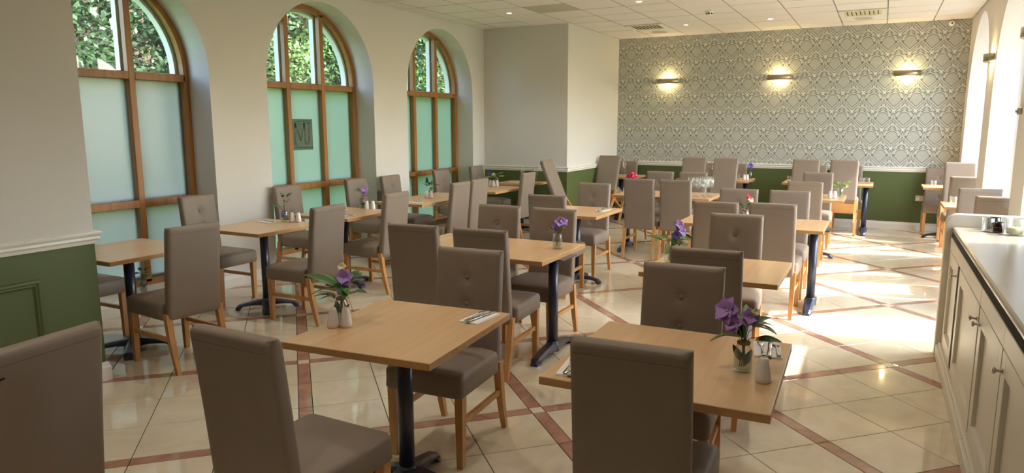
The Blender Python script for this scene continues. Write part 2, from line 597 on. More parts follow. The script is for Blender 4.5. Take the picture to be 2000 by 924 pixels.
# ------------------------------------------------------------------ floor
def build_floor():
    fl = B()
    fl.box(XL - 0.4, XR + 0.39, YB - 0.1, YF + 0.15, -0.16, -0.006)
    floor = fl.build('floor', 'grout')
    tag(floor, 'glossy cream marble tiled floor crossed by rose marble strips', 'floor', kind='structure')
    t = math.radians(44.8)
    d1 = Vector((-math.sin(t), math.cos(t)))
    d2 = Vector((math.cos(t), math.sin(t)))
    U0, PER = 3.635 + 0.04, 1.28

    def piece(w, h, mat, nm):
        b = B()
        g = 0.0022
        c = 0.0012
        x, y = w / 2 - g, h / 2 - g
        v = [(-x, -y, -0.008), (x, -y, -0.008), (x, y, -0.008), (-x, y, -0.008), (-x, -y, -c), (x, -y, -c), (x, y, -c), (-x, y, -c),
             (-x + c, -y + c, 0), (x - c, -y + c, 0), (x - c, y - c, 0), (-x + c, y - c, 0)]
        f = [(0, 1, 5, 4), (1, 2, 6, 5), (2, 3, 7, 6), (3, 0, 4, 7), (4, 5, 9, 8), (5, 6, 10, 9), (6, 7, 11, 10), (7, 4, 8, 11), (8, 9, 10, 11)]
        b.add(v, f)
        return b, b.mesh(nm, mat)
    kinds = {'tile': piece(0.4, 0.4, 'tile', 'tile'), 'strip_u': piece(0.4, 0.08, 'strip', 'border_strip'),
             'strip_v': piece(0.08, 0.4, 'strip', 'border_strip'), 'inset': piece(0.08, 0.08, 'tile', 'inset_tile')}
    spots = {k: [] for k in kinds}
    for i in range(-14, 16):
        for j in range(-14, 16):
            # module (i along d1, j along d2): strip at its low side, then three tiles
            ub, vb = U0 - 0.08 + PER * i, 0.04 - 0.08 + PER * j
            us = [(ub + 0.04, 0)] + [(ub + 0.08 + 0.2 + 0.4 * k, 1) for k in range(3)]
            vs = [(vb + 0.04, 0)] + [(vb + 0.08 + 0.2 + 0.4 * k, 1) for k in range(3)]
            for uu, a in us:
                for vv, c in vs:
                    p = d1 * uu + d2 * vv
                    if not in_room(p.x, p.y, 0.2): continue
                    kind = 'tile' if a and c else 'inset' if not a and not c else 'strip_v' if a else 'strip_u'
                    spots[kind].append((p.x, p.y))
    rz = t                       # local x along d2, local y along d1
    for kind, ps in spots.items():
        b, me = kinds[kind]
        if kind == 'strip_u':    # long along v (local x)
            pass
        scored = []
        for p in ps:
            q = to_px(p[0], p[1], 0)
            vis = q is not None and -120 < q[0] < 2120 and 0 < q[1] < 1060
            scored.append((0 if vis else 1, math.hypot(*p), p))
        scored.sort()
        lim = 300 if kind in ('tile',) else 140
        nm = {'tile': 'tile', 'inset': 'inset_tile'}.get(kind, 'border_strip')
        rest = B()
        for k, (nv, dist, p) in enumerate(scored):
            if k < lim and nv == 0:
                link(nm, me, floor, (p[0], p[1], 0), (0, 0, rz))
            else:
                ca, sa = math.cos(rz), math.sin(rz)
                rest.add([(p[0] + x * ca - y * sa, p[1] + x * sa + y * ca, z) for x, y, z in b.v], b.f)
        if rest.v:
            o = rest.build('far_' + nm + '_field', 'strip' if 'strip' in kind else 'tile', floor)
            o['kind'] = 'stuff'


build_floor()

# ------------------------------------------------------------------ walls
def arch_wall(name, X0, X1, y0, y1, ops, label, z0=0.0, z1=ZC + 0.25, N=26):
    """wall between planes X0 (room side) and X1 with round-headed openings (ya, yb, zbottom, zspring)"""
    b = B()
    cuts = []
    for ya, yb, zb, zs in ops:
        r, c = (yb - ya) / 2, (ya + yb) / 2
        cuts.append([(c - r * math.cos(PI * k / N), zs + r * math.sin(PI * k / N)) for k in range(N + 1)])
    for X in (X0, X1):
        y = y0
        for (ya, yb, zb, zs), arc in zip(ops, cuts):
            b.add([(X, y, z0), (X, ya, z0), (X, ya, z1), (X, y, z1)], [(0, 1, 2, 3)])
            if zb > z0 + 1e-4:
                b.add([(X, ya, z0), (X, yb, z0), (X, yb, zb), (X, ya, zb)], [(0, 1, 2, 3)])
            for k in range(N):
                (pa, qa), (pb, qb) = arc[k], arc[k + 1]
                b.add([(X, pa, qa), (X, pb, qb), (X, pb, z1), (X, pa, z1)], [(0, 1, 2, 3)])
            y = yb
        b.add([(X, y, z0), (X, y1, z0), (X, y1, z1), (X, y, z1)], [(0, 1, 2, 3)])
    for (ya, yb, zb, zs), arc in zip(ops, cuts):
        path = [(ya, zb)] + arc + [(yb, zb)]
        for k in range(len(path) - 1):
            (pa, qa), (pb, qb) = path[k], path[k + 1]
            b.add([(X0, pa, qa), (X1, pa, qa), (X1, pb, qb), (X0, pb, qb)], [(0, 1, 2, 3)])
        if zb > z0 + 1e-4:
            b.add([(X0, ya, zb), (X1, ya, zb), (X1, yb, zb), (X0, yb, zb)], [(0, 1, 2, 3)], 1)
    b.add([(X0, y0, z1), (X1, y0, z1), (X1, y1, z1), (X0, y1, z1)], [(0, 1, 2, 3)])
    b.add([(X0, y0, z0), (X1, y0, z0), (X1, y0, z1), (X0, y0, z1)], [(0, 1, 2, 3)])
    b.add([(X0, y1, z0), (X1, y1, z0), (X1, y1, z1), (X0, y1, z1)], [(0, 1, 2, 3)])
    o = b.build(name, ['wall', 'white'])
    return tag(o, label, 'wall', kind='structure')


LEFT_OPS = [(3.00, 4.76, 0.135, 2.13), (5.48, 7.245, 0.135, 2.13), (7.96, 9.70, 0.135, 2.13)]
RIGHT_OPS = [(5.05, 6.95, 0.0, 2.06), (7.55, 9.46, 0.0, 2.06), (10.06, 12.04, 0.0, 2.06)]
arch_wall('wall_left', XL, XL - 0.49, YP - 0.3, YK + 0.3, LEFT_OPS, 'plain off-white left wall with three deep arched window recesses')
arch_wall('wall_right', XR, XR + 0.40, YB, YF + 0.2, RIGHT_OPS, 'off-white right wall with tall arched openings at the edge of view')


def struct_box(name, x0, x1, y0, y1, z0, z1, mat, label, cat):
    o = B().box(x0, x1, y0, y1, z0, z1).build(name, mat)
    return tag(o, label, cat, kind='structure')


def dado_wall(name, x0, x1, y0, y1, label, upper='wall'):
    b = B()
    b.box(x0, x1, y0, y1, 0, ZD - 0.03, 1)
    b.box(x0, x1, y0, y1, ZD - 0.03, ZC + 0.25, 0)
    o = b.build(name, [upper, 'green'])
    return tag(o, label, 'wall', kind='structure')


dado_wall('wall_far', XK - 0.3, XR, YF, YF + 0.2, 'far wall with grey damask wallpaper above a green painted dado', 'paperwall')
dado_wall('wall_corner_block', XL - 0.3, XK, YK, YF, 'boxed-out corner of plain off-white wall above a green dado')
dado_wall('wall_pier', XL - 0.3, XP, YB, YP, 'grey-beige wall at the left edge above a green panelled dado')
struct_box('wall_back', XP, XR, YB - 0.3, YB, 0, ZC + 0.25, 'wall', 'plain wall behind the camera', 'wall')


def sweep_trim(name, pts, prof, mat, label, cat):
    """sweep profile [(out, z)] along a floor-plan polyline; out is to the right of travel"""
    b = B()
    P = [Vector(p) for p in pts]
    rings = []
    for i, p in enumerate(P):
        ns = []
        if i > 0:
            d = (P[i] - P[i - 1]).normalized(); ns.append(Vector((d.y, -d.x)))
        if i < len(P) - 1:
            d = (P[i + 1] - P[i]).normalized(); ns.append(Vector((d.y, -d.x)))
        n = ns[0] if len(ns) == 1 else (ns[0] + ns[1]) / (1 + ns[0].dot(ns[1]))
        rings.append([(p.x + n.x * o, p.y + n.y * o, z) for o, z in prof])
    b.loft(rings, True)
    o = b.build(name, mat)
    return tag(o, label, cat, kind='structure')


rail = [(0.0, ZD - 0.075), (0.012, ZD - 0.075), (0.016, ZD - 0.055), (0.026, ZD - 0.045), (0.022, ZD - 0.03), (0.034, ZD - 0.016), (0.036, ZD - 0.004), (0.03, ZD), (0.0, ZD)]
base = [(0.0, 0.0), (0.022, 0.0), (0.022, 0.085), (0.016, 0.1), (0.012, 0.118), (0.0, 0.122)]
base_l = [(0.0, 0.0), (0.022, 0.0), (0.022, 0.085), (0.014, 0.1), (0.01, 0.118), (0.0, 0.122)]
sweep_trim('trim_1', [(XP, YB), (XP, YP), (XL, YP)], rail, 'white', 'white dado rail on the green panelled wall at left', 'dado rail')
sweep_trim('trim_2', [(XL, YK), (XK, YK), (XK, YF), (XR, YF)], rail, 'white', 'white dado rail running along the corner block and wallpapered wall', 'dado rail')
sweep_trim('baseboard_pier', [(XP, YB), (XP, YP), (XL, YP)], base, 'white', 'white skirting under the green panelled wall at left', 'skirting')
sweep_trim('baseboard_far', [(XL, YK), (XK, YK), (XK, YF), (XR, YF)], base, 'white', 'white skirting under the green dado of the far wall', 'skirting')
sweep_trim('baseboard_left', [(XL, YP + 0.02), (XL, YK - 0.02)], base_l, 'white', 'white skirting below the arched windows', 'skirting')

# panel moulding on the pier
def panel_moulding():
    par = bpy.data.objects['wall_pier']
    ya, yb, za, zb = 0.7, 2.30, 0.22, 0.735
    prof = [(0.0, 0.0), (0.010, 0.004), (0.014, 0.016), (0.008, 0.026), (0.012, 0.034), (0.0, 0.046)]
    b = B()
    corners = [(ya, za), (yb, za), (yb, zb), (ya, zb)]
    cy, cz = (ya + yb) / 2, (za + zb) / 2
    rings = []
    for (y, z) in corners:
        sy, sz = (1 if y < cy else -1), (1 if z < cz else -1)
        rings.append([(XP + o, y + sy * i, z + sz * i) for o, i in prof])
    n = len(prof)
    v = [p for r in rings for p in r]
    f = []
    for k in range(4):
        for i in range(n - 1):
            f.append((k * n + i, k * n + i + 1, ((k + 1) % 4) * n + i + 1, ((k + 1) % 4) * n + i))
    b.add(v, f)
    b.build('panel_moulding', 'green', par)


panel_moulding()

# ------------------------------------------------------------------ ceiling
def build_ceiling():
    b = B()
    b.box(XL - 0.3, XR + 0.3, YB - 0.1, YF + 0.1, ZC + 0.02, ZC + 0.2)
    b.box(XL, XR, YB, 3.27 - 0.003, ZC, ZC + 0.02)
    ceil = b.build('ceiling', 'ceil')
    tag(ceil, 'suspended ceiling of cream panels in a thin grid', 'ceiling', kind='structure')
    xs = [-0.04 + 0.604 * k for k in range(-10, 3)]
    ys = [7.87 + 0.575 * k for k in range(-8, 9)]
    tm = {}

    def clip(lo, hi, a, c): return max(lo, a), min(hi, c)
    bar = B()
    for i in range(len(xs) - 1):
        for j in range(len(ys) - 1):
            x0, x1 = clip(XL, XR, xs[i], xs[i + 1])
            y0, y1 = clip(YB, YF, ys[j], ys[j + 1])
            if x1 - x0 < 0.03 or y1 - y0 < 0.03: continue
            if x1 <= XK and y0 >= YK: continue
            if x0 < XP and y1 < YP: continue
            w, h = round(x1 - x0 - 0.014, 3), round(y1 - y0 - 0.014, 3)
            key = (w, h)
            if key not in tm:
                t = B()
                t.bbox(-w / 2, w / 2, -h / 2, h / 2, -0.002, 0.018, 0.0025)
                tm[key] = t.mesh('ceiling_tile', 'ceil')
            me = tm[key]
            grey = abs((x0 + x1) / 2 + 3.97) < 0.2 and abs((y0 + y1) / 2 - 8.73) < 0.2
            if grey:
                t = B(); t.bbox(-w / 2, w / 2, -h / 2, h / 2, -0.002, 0.018, 0.0025)
                me = t.mesh('ceiling_tile_grey', 'ceil_grey')
            dz = random.uniform(-0.0012, 0.0012)
            link('ceiling_tile', me, ceil, ((x0 + x1) / 2, (y0 + y1) / 2, ZC + dz), (random.uniform(-.002, .002), random.uniform(-.002, .002), 0))
    for x in xs:
        if XL < x < XR:
            ya = YK if x < XK else YF
            bb = B(); bb.box(x - 0.0065, x + 0.0065, 3.27, ya, ZC - 0.001, ZC + 0.015)
            bb.build('grid_bar', 'ceilbar', ceil)
    for y in ys:
        if y < YF:
            xa = XK if y > YK else XL
            bb = B(); bb.box(xa, XR, y - 0.0065, y + 0.0065, ZC - 0.0014, ZC + 0.015)
            bb.build('grid_bar', 'ceilbar', ceil)


build_ceiling()

# ------------------------------------------------------------------ windows
def window(n, side, ya, yb, zb, zs, frame_mat, label, frost, bars=True):
    w = thing('window_%d' % n, label, 'window', ((XL - 0.29) if side < 0 else (XR + 0.29), 0, 0), kind='structure')
    c, r = (ya + yb) / 2, (yb - ya) / 2
    S = side                      # outward direction in x
    FW = 0.058

    def arc_pts(rad, zlo, inset, N=30):
        pts = [(c - rad, zlo)]
        pts += [(c - rad * math.cos(PI * k / N), zs + rad * math.sin(PI * k / N)) for k in range(N + 1)]
        pts.append((c + rad, zlo))
        return pts

    def ring(d0, d1, wd, mat, nm):
        b = B()
        o, i = arc_pts(r, zb, 0), arc_pts(r - wd, zb + wd, 0)
        o2, i2 = o, i
        n_ = len(o)
        v = []
        for d in (d0, d1):
            v += [(S * d, y, z) for y, z in o] + [(S * d, y, z) for y, z in i]
        f = []
        for k in range(n_ - 1):
            f.append((k, k + 1, n_ + k + 1, n_ + k))
            f.append((2 * n_ + k, 3 * n_ + k, 3 * n_ + k + 1, 2 * n_ + k + 1))
            f.append((n_ + k, n_ + k + 1, 3 * n_ + k + 1, 3 * n_ + k))
            f.append((k, 2 * n_ + k, 2 * n_ + k + 1, k + 1))
        # bottom bar
        for a, b_ in ((0, n_ - 1),):
            f.append((a, n_ + a, n_ + b_, b_))
            f.append((2 * n_ + a, 2 * n_ + b_, 3 * n_ + b_, 3 * n_ + a))
            f.append((n_ + a, 3 * n_ + a, 3 * n_ + b_, n_ + b_))
        b.add(v, f)
        return b.build(nm, mat, w)

    def top_at(y, rad):
        q = rad * rad - (y - c) ** 2
        return zs + (math.sqrt(q) if q > 0 else 0)

    ri = r - FW
    ring(0.0, 0.065, FW, frame_mat, 'frame')
    ring(0.085, 0.16 if side < 0 else 0.105, FW + (0.028 if side < 0 else 0.004), 'outer_white', 'outer_frame')
    mull = [ya + (yb - ya) * 0.338, ya + (yb - ya) * 0.662]
    t1 = (2.043, 2.112)
    t2 = (0.875, 0.945)
    for y in (mull if bars else []):
        z1 = top_at(y, r - FW * 0.6)
        B().bbox(min(0, S * 0.062), max(0, S * 0.062), y - 0.031, y + 0.031, zb + FW * 0.5, z1, 0.004).build('mullion', frame_mat, w)
        B().box(min(S * 0.088, S * 0.15), max(S * 0.088, S * 0.15), y - 0.044, y + 0.044, zb + FW, top_at(y, r - FW - .02)).build('outer_mullion', 'outer_white', w)
    if not bars:
        B().bbox(min(0, S * .07), max(0, S * .07), c - 0.17, c + 0.17, zb + FW * .5, top_at(c + .17, r - FW * .5), .006).build('band_shadow_post', frame_mat, w)  # invented post, added to cast grey bands across the sunlit floor
    edges = [ya + FW * 0.7, mull[0] - 0.031, mull[0] + 0.031, mull[1] - 0.031, mull[1] + 0.031, yb - FW * 0.7]
    for z0, z1 in ((t1, t2) if bars else []):
        for k in range(3):
            B().bbox(min(0, S * 0.06), max(0, S * 0.06), edges[2 * k], edges[2 * k + 1], z0, z1, 0.004).build('transom', frame_mat, w)
        B().box(min(S * 0.09, S * 0.145), max(S * 0.09, S * 0.145), ya + FW, yb - FW, z0 - 0.012, z1 + 0.012).build('outer_transom', 'outer_white', w)
    # panes
    cols = [(ya + FW * .6, mull[0]), (mull[0], mull[1]), (mull[1], yb - FW * .6)]
    rows = [(zb + FW * .6, t2[0] + 0.03), (t2[0] + 0.03, t1[0] + 0.03)]
    for k, (y0, y1) in enumerate(cols):
        for z0, z1 in rows:
            B().box(min(S * .072, S * .078), max(S * .072, S * .078), y0, y1, z0, z1).build('pane', frost, w)
        N = 14
        ypts = [y0 + (y1 - y0) * q / N for q in range(N + 1)]
        b = B()
        rings = []
        for d in (.072, .078):
            lo = [(S * d, y, t1[0] + 0.03) for y in ypts]
            hi = [(S * d, y, max(top_at(y, r - FW * .6), t1[0] + 0.04)) for y in reversed(ypts)]
            rings.append(lo + hi)
        b.loft(rings, True)
        b.build('pane', 'pane', w)
    return w


w1 = window(1, -1, *LEFT_OPS[0], 'oakframe', 'arched oak window nearest the camera, half hidden by the left wall', 'frost1')
w2_ = window(2, -1, *LEFT_OPS[1], 'oakframe', 'middle arched oak window with an etched monogram in its frosted centre pane', 'frost2')
w3 = window(3, -1, *LEFT_OPS[2], 'oakframe', 'farthest arched oak window, next to the boxed-out corner', 'frost2')
window(4, 1, *RIGHT_OPS[0], 'white', 'arched glazed opening in the right wall behind the cabinet end', 'pane', False)
window(5, 1, *RIGHT_OPS[1], 'white', 'arched glazed opening in the right wall between the two right-hand sconces', 'pane', False)
window(6, 1, *RIGHT_OPS[2], 'white', 'arched glazed opening in the right wall next to the wallpapered wall', 'pane', False)

# etched monogram in the middle window
def monogram():
    b = B()
    y0, y1, z0, z1 = 6.145, 6.50, 1.335, 1.70
    x = 0.0
    plate = B(); plate.box(-0.0715, -0.069, y0, y1, z0, z1)
    p = plate.build('etched_square', 'etch', w2_)

    def stroke(pts, t):
        for (a, b_), (c, d) in zip(pts[:-1], pts[1:]):
            L = math.hypot(c - a, d - b_); nx, ny = -(d - b_) / L * t / 2, (c - a) / L * t / 2
            v = []
            for dx in (-0.069, -0.0675):
                v += [(dx, a + nx, b_ + ny), (dx, c + nx, d + ny), (dx, c - nx, d - ny), (dx, a - nx, b_ - ny)]
            b.add(v, [(0, 1, 2, 3), (4, 7, 6, 5), (0, 4, 5, 1), (1, 5, 6, 2), (2, 6, 7, 3), (3, 7, 4, 0)])
    def L(u, v): return (y0 + (y1 - y0) * u, z0 + (z1 - z0) * v)
    stroke([L(.05, .93), L(.95, .93)], .012)
    stroke([L(.05, .08), L(.95, .08)], .012)
    stroke([L(.18, .16), L(.2, .86), L(.44, .3), L(.62, .86), L(.66, .2)], .026)
    stroke([L(.82, .86), L(.82, .3), L(.74, .17), L(.66, .2)], .02)
    stroke([L(.1, .16), L(.28, .16)], .014)
    stroke([L(.72, .86), L(.92, .86)], .014)
    b.build('etched_letters', 'frost2', w2_)


M['etch'] = simple('etched_clear_square', srgb(92, 118, 98), 0.12)
monogram()

# ------------------------------------------------------------------ chairs
def chair_meshes():
    R = {}
    W, T, ZB, ZT = 0.385, 0.066, 0.355, 0.98

    def edges_(L, r, n):
        a = [0, r * .15, r * .45, r]
        mid = [r + (L - 2 * r) * k / n for k in range(1, n)]
        return a + mid + [L - q for q in reversed(a)]
    r = 0.022
    xs, zs = edges_(W, r, 22), edges_(ZT - ZB, r, 34)
    btn = [(0.0, 0.832), (0.0, 0.692), (0.0, 0.552)]

    def lean(z):
        q = (z - 0.36) / (ZT - 0.36)
        return -0.052 * q - 0.012 * q * q

    def inset(x, z):
        dx, dz = min(x, W - x), min(z, ZT - ZB - z)
        a, c = max(r - dx, 0), max(r - dz, 0)
        return r - math.sqrt(max(0.0, r * r - min(r * r, a * a + c * c)))
    b = B()
    nx, nz = len(xs), len(zs)
    V = []
    for sgn in (1, -1):
        for z in zs:
            wz = 1.0 - 0.02 * (z / (ZT - ZB))
            for x in xs:
                y = T / 2 - inset(x, z)
                X, Z = x - W / 2, ZB + z
                if sgn > 0:
                    y += 0.006 * math.cos(PI * X / W) * math.sin(PI * z / (ZT - ZB))
                    for bx, bz in btn:
                        d2 = ((X - bx) ** 2 + (Z - bz) ** 2)
                        y -= 0.017 * math.exp(-d2 / (0.028 ** 2))
                V.append((X * wz, sgn * y - 0.222 + lean(Z), Z))
    f = []
    n = nx * nz
    for k in range(nz - 1):
        for i in range(nx - 1):
            a = k * nx + i
            f.append((a, a + nx, a + nx + 1, a + 1))
            f.append((n + a, n + a + 1, n + a + nx + 1, n + a + nx))
    loop = [i for i in range(nx)] + [k * nx + nx - 1 for k in range(1, nz)] + [(nz - 1) * nx + i for i in range(nx - 2, -1, -1)] + [k * nx for k in range(nz - 2, 0, -1)]
    for a, c in zip(loop, loop[1:] + loop[:1]):
        f.append((a, c, n + c, n + a))
    b.add(V, f)
    R['backrest'] = b.mesh('backrest', 'leather', True)
    # stitched seam on the rear face, below the top
    s = B()
    zz = 0.935
    s.box(-W / 2 * .90, W / 2 * .90, -T / 2 - 0.222 + lean(zz) - 0.0004, -T / 2 - 0.222 + lean(zz) + 0.002, zz, zz + 0.0022)
    R['seam'] = s.mesh('top_seam', 'seam', False)
    for i, (bx, bz) in enumerate(btn):
        q = B()
        y = T / 2 - 0.222 + lean(bz) - 0.0075
        n_ = 12
        rings = []
        for rr, d in ((0.0125, -0.006), (0.0125, 0.0), (0.009, 0.004), (0.004, 0.0055)):
            rings.append([(bx + rr * math.cos(2 * PI * k / n_), y + d, bz + rr * math.sin(2 * PI * k / n_)) for k in range(n_)])
        q.loft(rings, True)
        R['button%d' % i] = q.mesh('button', 'leather', True)
    # seat
    w, y0, y1, z0, z1 = 0.43, -0.185, 0.245, 0.355, 0.475
    r = 0.03
    def rect_ring(z, ins, cr):
        pts = []
        xa, ya, yb = w / 2 - ins, y0 + ins * .3, y1 - ins
        for cx, cy, a0 in ((xa - cr, yb - cr, 0), (-xa + cr, yb - cr, 90), (-xa + cr, ya + cr, 180), (xa - cr, ya + cr, 270)):
            for k in range(5):
                a = math.radians(a0 + 22.5 * k)
                pts.append((cx + cr * math.cos(a), cy + cr * math.sin(a), z))
        return pts
    b = B()
    rings = [rect_ring(z0, 0.012, .02), rect_ring(z0 + .012, 0.0, .025), rect_ring(z0 + .05, 0.0, .03), rect_ring(z1 - r, 0.0, .03),
             rect_ring(z1 - r * .4, .006, .03), rect_ring(z1 - .004, .02, .035), rect_ring(z1 + .004, .05, .05), rect_ring(z1 + .012, .12, .06)]
    b.loft(rings, True)
    R['seat'] = b.mesh('seat', 'leather', True)
    b = B(); b.box(-0.19, 0.19, -0.17, 0.21, 0.349, 0.3555)
    R['seat_base'] = b.mesh('seat_base', 'ply')
    for sx in (-1, 1):
        b = B()
        cx = sx * 0.187
        b.loft([[(cx + dx * h, 0.205 + dy * h, z) for dx, dy in ((-1, -1), (1, -1), (1, 1), (-1, 1))] for z, h in ((0.0, 0.0145), (0.004, 0.016), (0.36, 0.0215))], True)
        R['front_leg%d' % sx] = b.mesh('front_leg', 'oakleg')
        b = B()
        pr = [(0.0, -0.305, 0.014), (0.12, -0.272, 0.0165), (0.25, -0.243, 0.019), (0.40, -0.222, 0.021)]
        b.loft([[(cx + dx * h, y + dy * h, z) for dx, dy in ((-1, -1), (1, -1), (1, 1), (-1, 1))] for z, y, h in pr], True)
        R['rear_leg%d' % sx] = b.mesh('rear_leg', 'oakleg')
        b = B()
        b.loft([[(cx + dx * .010, y, z + dz * .014) for dx, dz in ((-1, -1), (1, -1), (1, 1), (-1, 1))] for y, z in ((0.19, 0.225), (-0.245, 0.225))], True)
        R['stretcher%d' % sx] = b.mesh('side_stretcher', 'oakleg')
    return R


CH = chair_meshes()
CHAIR_TOP = -0.27      # local y of the middle of the back's top


def chair(label, top, face, tilt=0.0, group='taupe dining chairs', detail=True):
    """top = ground position under the middle of the top of the back; face = heading in degrees (0 looks to +Y)"""
    th = math.radians(face)
    if tilt:
        a = math.radians(tilt)
        # top of back relative to the front feet after tipping forward
        fy, ty, tz = 0.205, CHAIR_TOP, 0.975
        yt = (ty - 0) * math.cos(a) + tz * math.sin(a)
        root = Vector((top[0], top[1], 0)) - Vector((-math.sin(th) * yt, math.cos(th) * yt, 0))
        root.z = (fy + 0.012) * math.sin(a)
        o = thing('dining_chair', label, 'chair', root, 0, group)
        o.rotation_mode = 'QUATERNION'
        o.rotation_quaternion = Quaternion((0, 0, 1), th) @ Quaternion((1, 0, 0), -a)
    else:
        root = Vector((top[0], top[1], 0)) - Vector((-math.sin(th), math.cos(th), 0)) * CHAIR_TOP
        o = thing('dining_chair', label, 'chair', root, th, group)
    bk = link('backrest', CH['backrest'], o)
    link('button', CH['button0'], bk)
    link('button', CH['button1'], bk)
    link('button', CH['button2'], bk)
    link('top_seam', CH['seam'], bk)
    link('seat', CH['seat'], o)
    link('seat_base', CH['seat_base'], o)
    for s in (-1, 1):
        link('leg', CH['front_leg%d' % s], o)
        link('leg', CH['rear_leg%d' % s], o)
        link('side_stretcher', CH['stretcher%d' % s], o)
    return o


PY, MY, PX, MX = 0, 180, -90, 90
CHAIRS = [
    # window side, from the camera outwards
    ('taupe chair seen from behind beside the window table nearest the green wall', (-4.02, 3.10), MX - 6, 0),
    ('chair against the first window, only its seat showing past the green wall', (-5.62, 3.12), PX, 0),
    ('button-back chair in front of the first window, at the second window-side table', (-5.672, 4.46), PX, 0),
    ('taupe chair seen from behind at the second window-side table, nearest the skirting gap', (-3.99, 4.36), MX, 0),
    ('button-back chair before the middle window, its shadow on the wall pier', (-5.672, 5.60), PX, 0),
    ('taupe chair seen from behind at the table with the purple sprig under the middle window', (-4.17, 5.52), MX, 0),
    ('button-back chair at the right edge of the middle window', (-5.672, 6.74), PX, 0),
    ('button-back chair against the plain wall between middle and far windows', (-5.62, 7.36), PX, 0),
    ('left one of two side-by-side chair backs turned away at the long window table', (-4.26, 6.86), MX, 0),
    ('right one of two side-by-side chair backs turned away at the long window table', (-4.30, 7.36), MX, 0),
    ('button-back chair in front of the far window', (-5.66, 8.62), PX, 0),
    ('tall taupe chair back right of the table with purple flowers near the corner block', (-4.27, 8.64), MX, 0),
    ('chair tucked in the corner between far window and green dado', (-5.672, 9.66), PX, 0),
    ('chair tipped sideways against the table below the corner block', (-4.42, 9.56), MX, 28),
    # foreground
    ('large chair cut off by the left edge of the picture', (-2.30, 1.20), MX + 8, 0),
    ('large foreground chair with visible seat, left of the nearest beech table', (-1.80, 1.53), PY - 1, 0),
    ('button-back chair tucked under the nearest beech table, facing us', (-1.90, 3.15), MY + 4, 0),
    ('foreground chair seen from behind at the table with the white bud shaker', (-0.63, 1.995), PY + 3, 0),
    ('button-back chair facing us across the table with the glass bottle of purple flowers', (-0.78, 3.24), MY + 4, 0),
    # middle rows
    ('left one of two dark chair backs before the middle beech table', (-2.72, 3.80), PY + 4, 0),
    ('right one of two dark chair backs before the middle beech table', (-2.215, 3.82), PY + 4, 0),
    ('left button-back chair on the far side of the middle beech table', (-2.74, 5.02), MY, 0),
    ('right button-back chair behind the small jar of purple flowers', (-2.24, 5.005), MY, 0),
    ('chair back just behind the two button-back chairs, before the table with folded cutlery', (-2.74, 5.98), PY + 3, 0),
    ('button-back chair facing us at the table end beside the white napkin', (-2.82, 7.41), MY, 0),
    ('left one of two tall chair backs in front of the long table with wine glasses', (-2.56, 8.26), PY, 0),
    ('right one of two tall chair backs in front of the long table with wine glasses', (-2.12, 8.28), PY, 0),
    ('left one of two low-showing chairs behind the long table with wine glasses', (-2.70, 9.66), MY, 0),
    ('chair directly behind the cluster of wine glasses', (-2.25, 9.70), MY, 0),
    ('dark chair back standing behind the nearest right-hand table', (-0.78, 3.74), PY + 4, 0),
    ('button-back chair in front of two pale chair backs on the right', (-0.90, 5.30), MY + 4, 0),
    ('left pale chair back before the table with the single rose', (-1.21, 6.10), PY, 0),
    ('right pale chair back before the table with the single rose', (-0.76, 6.19), PY, 0),
    ('left chair on the far side of the rose table', (-1.25, 7.42), MY, 0),
    ('right chair on the far side of the rose table, edge catching the sun', (-0.76, 7.42), MY, 0),
    ('pale chair back before the table with the leafy green sprig', (-0.73, 8.70), PY, 0),
    ('chair on the far side of the table with the leafy green sprig', (-0.72, 10.42), MY, 0),
    # far row by the wallpapered wall
    ('tipped chair leaning on the table beside the corner block, right of the blue flower', (-4.05, 11.40), PY, 28),
    ('upright chair against the far wall behind the wine glass by the corner block', (-4.04, 12.27), MY, 0),
    ('left tipped chair under the left wall sconce', (-2.62, 11.40), PY, 28),
    ('right tipped chair under the left wall sconce', (-2.13, 11.40), PY, 28),
    ('chair against the far wall seen between two tipped chairs', (-2.57, 12.27), MY, 0),
    ('chair against the far wall behind the blue flower and white shakers', (-2.14, 12.27), MY, 0),
    ('left tipped chair under the middle wall sconce', (-0.96, 11.40), PY, 28),
    ('right tipped chair with a diagonal sunbeam across its back', (-0.44, 11.40), PY, 28),
    ('chair against the far wall just right of the left tipped chair', (-0.91, 12.27), MY, 0),
    ('chair against the far wall just right of the sunlit tipped chair', (-0.40, 12.27), MY, 0),
    ('brightly sunlit tipped chair beside the right-hand arches', (1.0, 11.44), PY, 28),
    ('dim chair behind the brightly sunlit tipped chair', (0.83, 12.27), MY, 0),
    ('pale chair back before the sunny table at the right wall', (0.94, 8.56), PY, 0),
    ('chair beyond the sunny right-hand table, below the nearer right sconce', (1.00, 10.40), PY, 0),
    ('chair farthest right, its rounded back just above the counter end', (1.0, 7.68), PY, 0),
]
chair_objs = [chair(l, p, f, t) for l, p, f, t in CHAIRS]
tagm = B().box(-0.017, 0.017, -0.0012, 0.0012, -0.003, 0.003)
o = tagm.build('fabric_tag', 'black', chair_objs[14], loc=(-0.17, -0.3155, 0.90))

# ------------------------------------------------------------------ tables
TH = 0.75

def arm_mesh(L, name):
    """curved pedestal foot along +x"""
    b = B()
    rings = []
    N = 9
    for k in range(N + 1):
        q = k / N
        x = L * q
        zt = 0.092 - 0.050 * q ** 1.3 if q < 0.9 else 0.046 - 0.02 * (q - 0.9) / 0.1
        zb = 0.03 + 0.012 * math.sin(PI * min(q / .85, 1)) if q < 0.82 else max(0.0, 0.03 - 0.03 * (q - 0.82) / 0.06)
        w = 0.044 - 0.008 * q if q < 0.93 else 0.036 - 0.012 * (q - .93) / .07
        rings.append([(x, -w, zb), (x, w, zb), (x, w, zt - .012), (x, w * .55, zt), (x, -w * .55, zt), (x, -w, zt - .012)])
    b.loft(rings, True)
    return b.mesh(name, 'navy', False)


